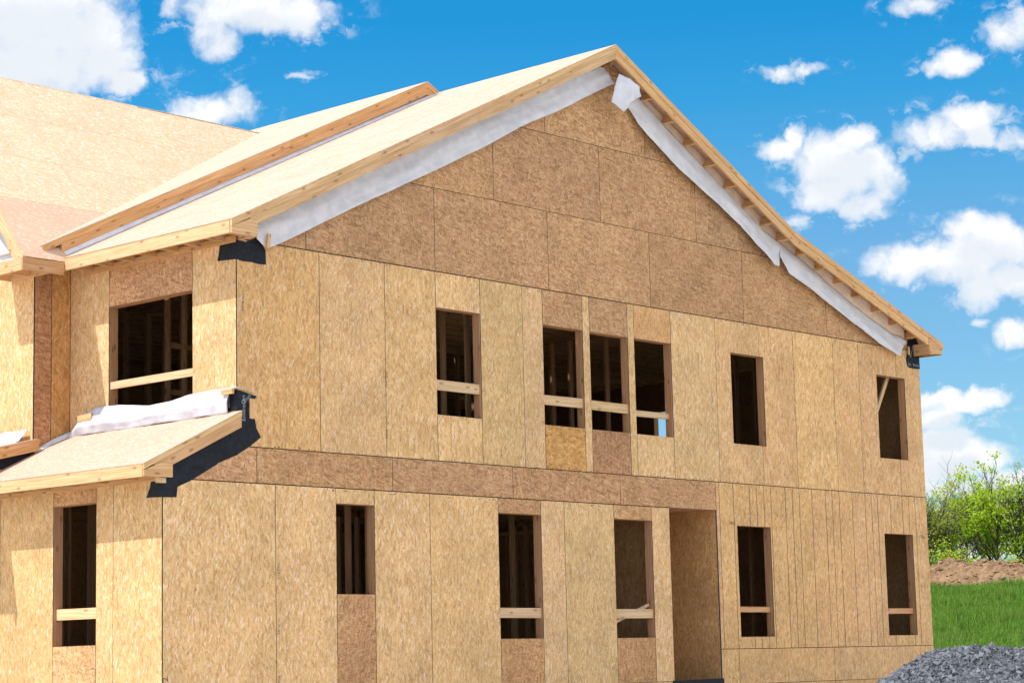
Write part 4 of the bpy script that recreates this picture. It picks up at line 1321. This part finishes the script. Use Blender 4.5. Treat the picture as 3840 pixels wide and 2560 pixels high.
def boulder(az, s, el, size, label):
    t = s * math.tan(math.radians(az - 59.8))
    p = Vector((CAM.x, CAM.y, 0)) + HD * s + HS * t
    p.z = EYE + el * s
    mb = MB()
    pts = []
    r = random.Random(int(az * 1000))
    k = 9
    ring = lambda z, f: [Vector((math.cos(a) * f * size * r.uniform(.75, 1.1), math.sin(a) * f * size * r.uniform(.75, 1.1), z)) for a in [2 * math.pi * i / k for i in range(k)]]
    r0, r1, r2 = ring(-.3 * size, .8), ring(.05 * size, 1.0), ring(.4 * size, .55)
    for A, B in ((r0, r1), (r1, r2)):
        for i in range(k):
            j = (i + 1) % k
            mb.poly([A[i] + p, A[j] + p, B[j] + p, B[i] + p])
    mb.poly([q + p for q in r2]); mb.poly([q + p for q in r0[::-1]])
    o = mb.build('rock', EARTHROCK, None, None, p, 0)
    tag(o, label, 'rock', 'rocks in the earth bank')
EARTHROCK = plain_mat('earthy_rock', (.33, .22, .15), .9, .15, 8, .3, .3)
boulder(60.22, 85.55, .0295, .25, 'flat brown rock low in the earth bank under the tallest tree')
boulder(59.37, 86.5, .0345, .20, 'small brown rock halfway up the earth bank, nearer the house')
boulder(60.62, 85.4, .0270, .22, 'dark rock at the foot of the earth bank nearest the picture edge')

def gravel():
    def hgt(x, y):
        # x across to the right, y away from the camera, both from the crest's left end
        c = 1.615 + .03 * math.sin(x * 2.1) + .02 * x * .6
        dx = 0 if x > 0 else -x
        d = math.hypot(dx, y)
        if x > 5.0: d = math.hypot(x - 5.0, y)
        return c + .03 - math.sqrt((.60 * d) ** 2 + .09 ** 2) + .05 * noise.noise(Vector((x * 1.3, y * 1.3, 0)))
    A = dirv(59.8)
    B = Vector((A.y, -A.x, 0))
    D0 = 27.2
    x00 = D0 * math.tan(math.radians(58.42 - 59.8))
    def world(x, y):
        p = Vector((CAM.x, CAM.y, 0)) + A * (D0 + y) + B * (x00 + x)
        return p
    vv, ff = [], []
    # the heap's own body
    nx, ny = 90, 56
    for i in range(nx):
        for j in range(ny):
            x, y = -3.0 + 11.0 * i / (nx - 1), -3.0 + 6.0 * j / (ny - 1)
            p = world(x, y); p.z = max(-.05, hgt(x, y) - .035)
            vv.append(tuple(p))
    for i in range(nx - 1):
        for j in range(ny - 1):
            ff.append((i * ny + j, (i + 1) * ny + j, (i + 1) * ny + j + 1, i * ny + j + 1))
    stones = 34000
    cube = np.array([[-1, -1, -1], [1, -1, -1], [1, 1, -1], [-1, 1, -1], [-1, -1, 1], [1, -1, 1], [1, 1, 1], [-1, 1, 1]], float)
    cf = [(0, 3, 2, 1), (4, 5, 6, 7), (0, 1, 5, 4), (1, 2, 6, 5), (2, 3, 7, 6), (3, 0, 4, 7)]
    for k in range(stones):
        if k < 27000:
            x, y = rng.uniform(-1.6, 4.5), rng.uniform(-1.35, .55)
        else:
            x, y = rng.uniform(-2.8, 7.8), rng.uniform(-2.8, 2.8)
        h = hgt(x, y)
        if h < -.02: continue
        r = .018 + .026 * rng.random() ** 1.7
        c = cube * (r * np.array([1.0, .75, .5]) * rng.uniform(.7, 1.3, 3)) + rng.normal(0, r * .27, (8, 3))
        q = rng.normal(size=4); q /= np.linalg.norm(q)
        w_, a_, b_, c_ = q
        R3 = np.array([[1 - 2 * (b_ * b_ + c_ * c_), 2 * (a_ * b_ - c_ * w_), 2 * (a_ * c_ + b_ * w_)],
                       [2 * (a_ * b_ + c_ * w_), 1 - 2 * (a_ * a_ + c_ * c_), 2 * (b_ * c_ - a_ * w_)],
                       [2 * (a_ * c_ - b_ * w_), 2 * (b_ * c_ + a_ * w_), 1 - 2 * (a_ * a_ + b_ * b_)]])
        p = world(x, y); p.z = h + rng.uniform(-.02, .012)
        c = c @ R3.T + np.array(p)
        i0 = len(vv)
        vv.extend(map(tuple, c))
        ff.extend([tuple(i0 + i for i in f) for f in cf])
    base = world(2, 0); base.z = 0
    me = bpy.data.meshes.new('gravel')
    me.from_pydata([(a - base.x, b - base.y, c) for a, b, c in vv], [], ff)
    m, g = new_mat('grey_crushed_stone')
    geo = g.n('ShaderNodeNewGeometry')
    rd = geo.outputs['Random Per Island']
    P = g.n('ShaderNodeTexCoord').outputs['Object']
    n = g.noise(P, 60, 3, .6)[0]
    c = g.ramp(rd, [(0, (.075, .078, .09)), (.4, (.108, .113, .129)), (.75, (.14, .146, .166)), (1, (.195, .2, .222))])
    c = g.mix(g.smooth(n, .35, .7, 0, .4), c, (.085, .09, .105, 1))
    finish(g, c, .8, .25, n, .3, .01)
    me.materials.append(m)
    o = bpy.data.objects.new('gravel', me)
    scene.collection.objects.link(o)
    o.location = base
    tag(o, 'heap of grey crushed stone in front of the far corner of the house', 'gravel heap', None, 'stuff')
gravel()

# ------------------------------------------------------------------ trees
def leaf_mat(name, c0, c1, c2):
    m, g = new_mat(name)
    geo = g.n('ShaderNodeNewGeometry')
    rd = geo.outputs['Random Per Island']
    P = g.n('ShaderNodeTexCoord').outputs['Object']
    n = g.noise(P, 1.4, 3, .6)[0]
    t = g.math('ADD', g.math('MULTIPLY', rd, .6), g.math('MULTIPLY', g.smooth(n, .3, .7), .4))
    c = g.ramp(t, [(0, c0), (.5, c1), (1, c2)])
    finish(g, c, .5, .3, None, trans=(.55, None))
    return m
LEAF_B = leaf_mat('bright_spring_leaf', (.26, .38, .012), (.50, .60, .02), (.70, .74, .08))
LEAF_D = leaf_mat('fresh_green_leaf', (.18, .33, .012), (.38, .54, .02), (.60, .68, .06))
LEAF_O = leaf_mat('olive_young_leaf', (.20, .24, .035), (.34, .38, .06), (.46, .49, .12))
BARK = plain_mat('grey_brown_bark', (.085, .072, .06), .9, .1, 12, .4, .4)
BARKP = plain_mat('pale_grey_bark', (.20, .19, .17), .9, .1, 12, .4, .4)

def tube(vv, ff, p0, p1, r0, r1, k=6):
    d = (p1 - p0)
    if d.length < 1e-5: return
    d.normalize()
    u = d.orthogonal().normalized(); w = d.cross(u)
    i0 = len(vv)
    for p, r in ((p0, r0), (p1, r1)):
        for i in range(k):
            a = 2 * math.pi * i / k
            vv.append(p + u * (math.cos(a) * r) + w * (math.sin(a) * r))
    for i in range(k):
        j = (i + 1) % k
        ff.append((i0 + i, i0 + j, i0 + k + j, i0 + k + i))

def tree(name, az, s, height, spread, stems, leaves, leaf, bark, mat, label, cat='tree', group=None, seed=0, lean=(0, 0), low=.15, bare=.0, r0=.09, clump=.20, dens=42):
    height *= .80 if cat == 'tree' else .70
    leaves = int(leaves * (.68 if cat == 'tree' else .5))
    r = random.Random(seed)
    t = s * math.tan(math.radians(az - 59.8))
    base = Vector((CAM.x, CAM.y, 0)) + HD * s + HS * t
    base.z = terrain(base.x, base.y) - .05
    vv, ff, tips = [], [], []
    def grow(p, d, L, rad, depth):
        n = 4 if depth < 2 else 3
        for i in range(n):
            d2 = (d + Vector((r.gauss(0, .13), r.gauss(0, .13), r.gauss(0.05, .08)))).normalized()
            q = p + d2 * (L / n)
            tube(vv, ff, p, q, rad * (1 - .55 * i / n), rad * (1 - .55 * (i + 1) / n), 7 if depth < 2 else 4)
            p, d = q, d2
            zrel = (p.z) / height
            if depth >= 1 and zrel > low: tips.append((p.copy(), depth))
            if depth < 3 and (i >= 1 or depth > 0):
                nb = 2 if depth == 0 else (2 if r.random() < .75 else 1)
                for _ in range(nb):
                    ang = r.uniform(0, 2 * math.pi)
                    side_ = Vector((math.cos(ang), math.sin(ang), r.uniform(-.1, .5))).normalized()
                    nd = (d * r.uniform(.45, .9) + side_ * r.uniform(.6, 1.0) * spread).normalized()
                    grow(p, nd, L * r.uniform(.42, .62), rad * (.5 if depth else .55), depth + 1)
        tips.append((p.copy(), max(3, depth + 1)))
    for k in range(stems):
        a = r.uniform(0, 2 * math.pi)
        p = Vector((math.cos(a), math.sin(a), 0)) * (.18 * (stems > 1)) 
        d = Vector((math.cos(a) * .16 * (stems > 1) + lean[0], math.sin(a) * .16 * (stems > 1) + lean[1], 1)).normalized()
        grow(p, d, height * r.uniform(.64, .82), r0 * r.uniform(.75, 1.1), 0)
    root = empty(name, base)
    tag(root, label, cat, group)
    me = bpy.data.meshes.new('trunk')
    me.from_pydata([tuple(p) for p in vv], [], ff)
    me.polygons.foreach_set('use_smooth', [True] * len(ff))
    me.materials.append(bark)
    o = bpy.data.objects.new('trunk', me); scene.collection.objects.link(o); o.parent = root
    r.shuffle(tips)
    lv, lf = [], []
    n = 0
    while n < leaves and tips:
        p, dep = tips[r.randrange(len(tips))]
        if dep < 2 and r.random() < .6: continue
        if r.random() < bare: n += 2; continue
        for _ in range(r.randint(dens // 3, dens)):
            q = p + Vector((r.gauss(0, clump), r.gauss(0, clump), r.gauss(-.02, clump * .6)))
            sz = leaf * r.uniform(.6, 1.25)
            nd = Vector((r.gauss(0, .6), r.gauss(0, .6), r.uniform(.2, 1))).normalized()
            u = nd.orthogonal().normalized()
            a = r.uniform(0, 6.28)
            u = (u * math.cos(a) + nd.cross(u) * math.sin(a)); w = nd.cross(u)
            i0 = len(lv)
            lv += [q - u * sz * .5, q + w * sz * .33 - nd * sz * .08, q + u * sz * .55, q - w * sz * .33 - nd * sz * .08]
            lf.append((i0, i0 + 1, i0 + 2, i0 + 3))
            n += 1
    me = bpy.data.meshes.new('crown')
    me.from_pydata([tuple(p) for p in lv], [], lf)
    me.materials.append(mat)
    o = bpy.data.objects.new('crown', me); scene.collection.objects.link(o); o.parent = root
    return root

TG = 'trees and bushes on the rise behind the earth bank'
tree('tree', 60.42, 104, 6.0, .62, 4, 9500, .155, BARK, LEAF_D, 'tallest bright green tree with several dark upright stems, near the picture edge', 'tree', TG, 3, low=.22, r0=.085)
tree('tree', 60.05, 112, 5.9, .75, 2, 6500, .155, BARKP, LEAF_B, 'yellow green tree whose open spreading crown joins the tallest tree', 'tree', TG, 11, (.02, -.05), low=.5, r0=.075)
tree('tree', 59.45, 106, 6.0, .85, 3, 6000, .15, BARKP, LEAF_B, 'yellow green tree with a pale forked trunk and a gap of sky beside it', 'tree', TG, 8, (-.10, .12), low=.42, r0=.08)
tree('tree', 58.78, 103, 5.0, .55, 3, 5200, .105, BARK, LEAF_O, 'thin olive tree with sparse young leaves next to the house corner', 'tree', TG, 21, low=.2, bare=.2, r0=.06)
tree('tree', 59.15, 108, 4.6, .6, 3, 5200, .105, BARK, LEAF_O, 'low olive tree in front of the pale forked trunk', 'tree', TG, 27, low=.2, bare=.1, r0=.06)
tree('tree', 58.2, 104, 4.8, .6, 3, 4500, .09, BARK, LEAF_O, 'olive tree mostly hidden behind the house corner', 'tree', TG, 33, low=.2, r0=.06)
tree('tree', 61.15, 105, 5.6, .65, 3, 6500, .10, BARK, LEAF_O, 'brownish olive tree cut off by the edge of the picture', 'tree', TG, 41, low=.25, bare=.1, r0=.075)
tree('tree', 62.4, 107, 6.2, .65, 3, 7000, .12, BARK, LEAF_D, 'green tree standing beyond the edge of the picture', 'tree', TG, 47, low=.2)
tree('tree', 64.2, 104, 5.8, .65, 3, 7000, .14, BARK, LEAF_B, 'yellow green tree farther beyond the edge of the picture', 'tree', TG, 52, low=.2)
tree('tree', 56.9, 106, 5.6, .65, 3, 6000, .14, BARK, LEAF_D, 'green tree wholly behind the house corner', 'tree', TG, 57, low=.2)
for i, (az, s, h, n, lab) in enumerate(((59.30, 97, 2.6, 3200, 'bright bush at the foot of the low olive tree'), (59.70, 98, 2.1, 2600, 'bright bush in front of the pale forked trunk'),
        (60.20, 97, 1.9, 2600, 'low bright bush below the tallest tree'), (60.62, 97, 2.1, 3000, 'rounded bright bush behind the earth bank at the picture edge'), (58.72, 97, 2.6, 2600, 'green bush between the house corner and the low olive tree'),
        (61.3, 98, 2.2, 2600, 'bright bush beyond the edge of the picture'))):
    tree('bush', az, s, h, .95, 5, n, .10, BARK, LEAF_B if i != 4 else LEAF_D, lab, 'bush', TG, 60 + i, low=.0, r0=.03, clump=.2)

# lettering becomes plain meshes
bpy.context.view_layer.update()
dg = bpy.context.evaluated_depsgraph_get()
for o in [o for o in scene.objects if o.type == 'FONT']:
    me = bpy.data.meshes.new_from_object(o.evaluated_get(dg))
    nm = o.name
    m = bpy.data.objects.new('letters', me)
    scene.collection.objects.link(m)
    m.location = o.location; m.rotation_euler = o.rotation_euler; m.parent = o.parent
    bpy.data.objects.remove(o)
    m.name = nm
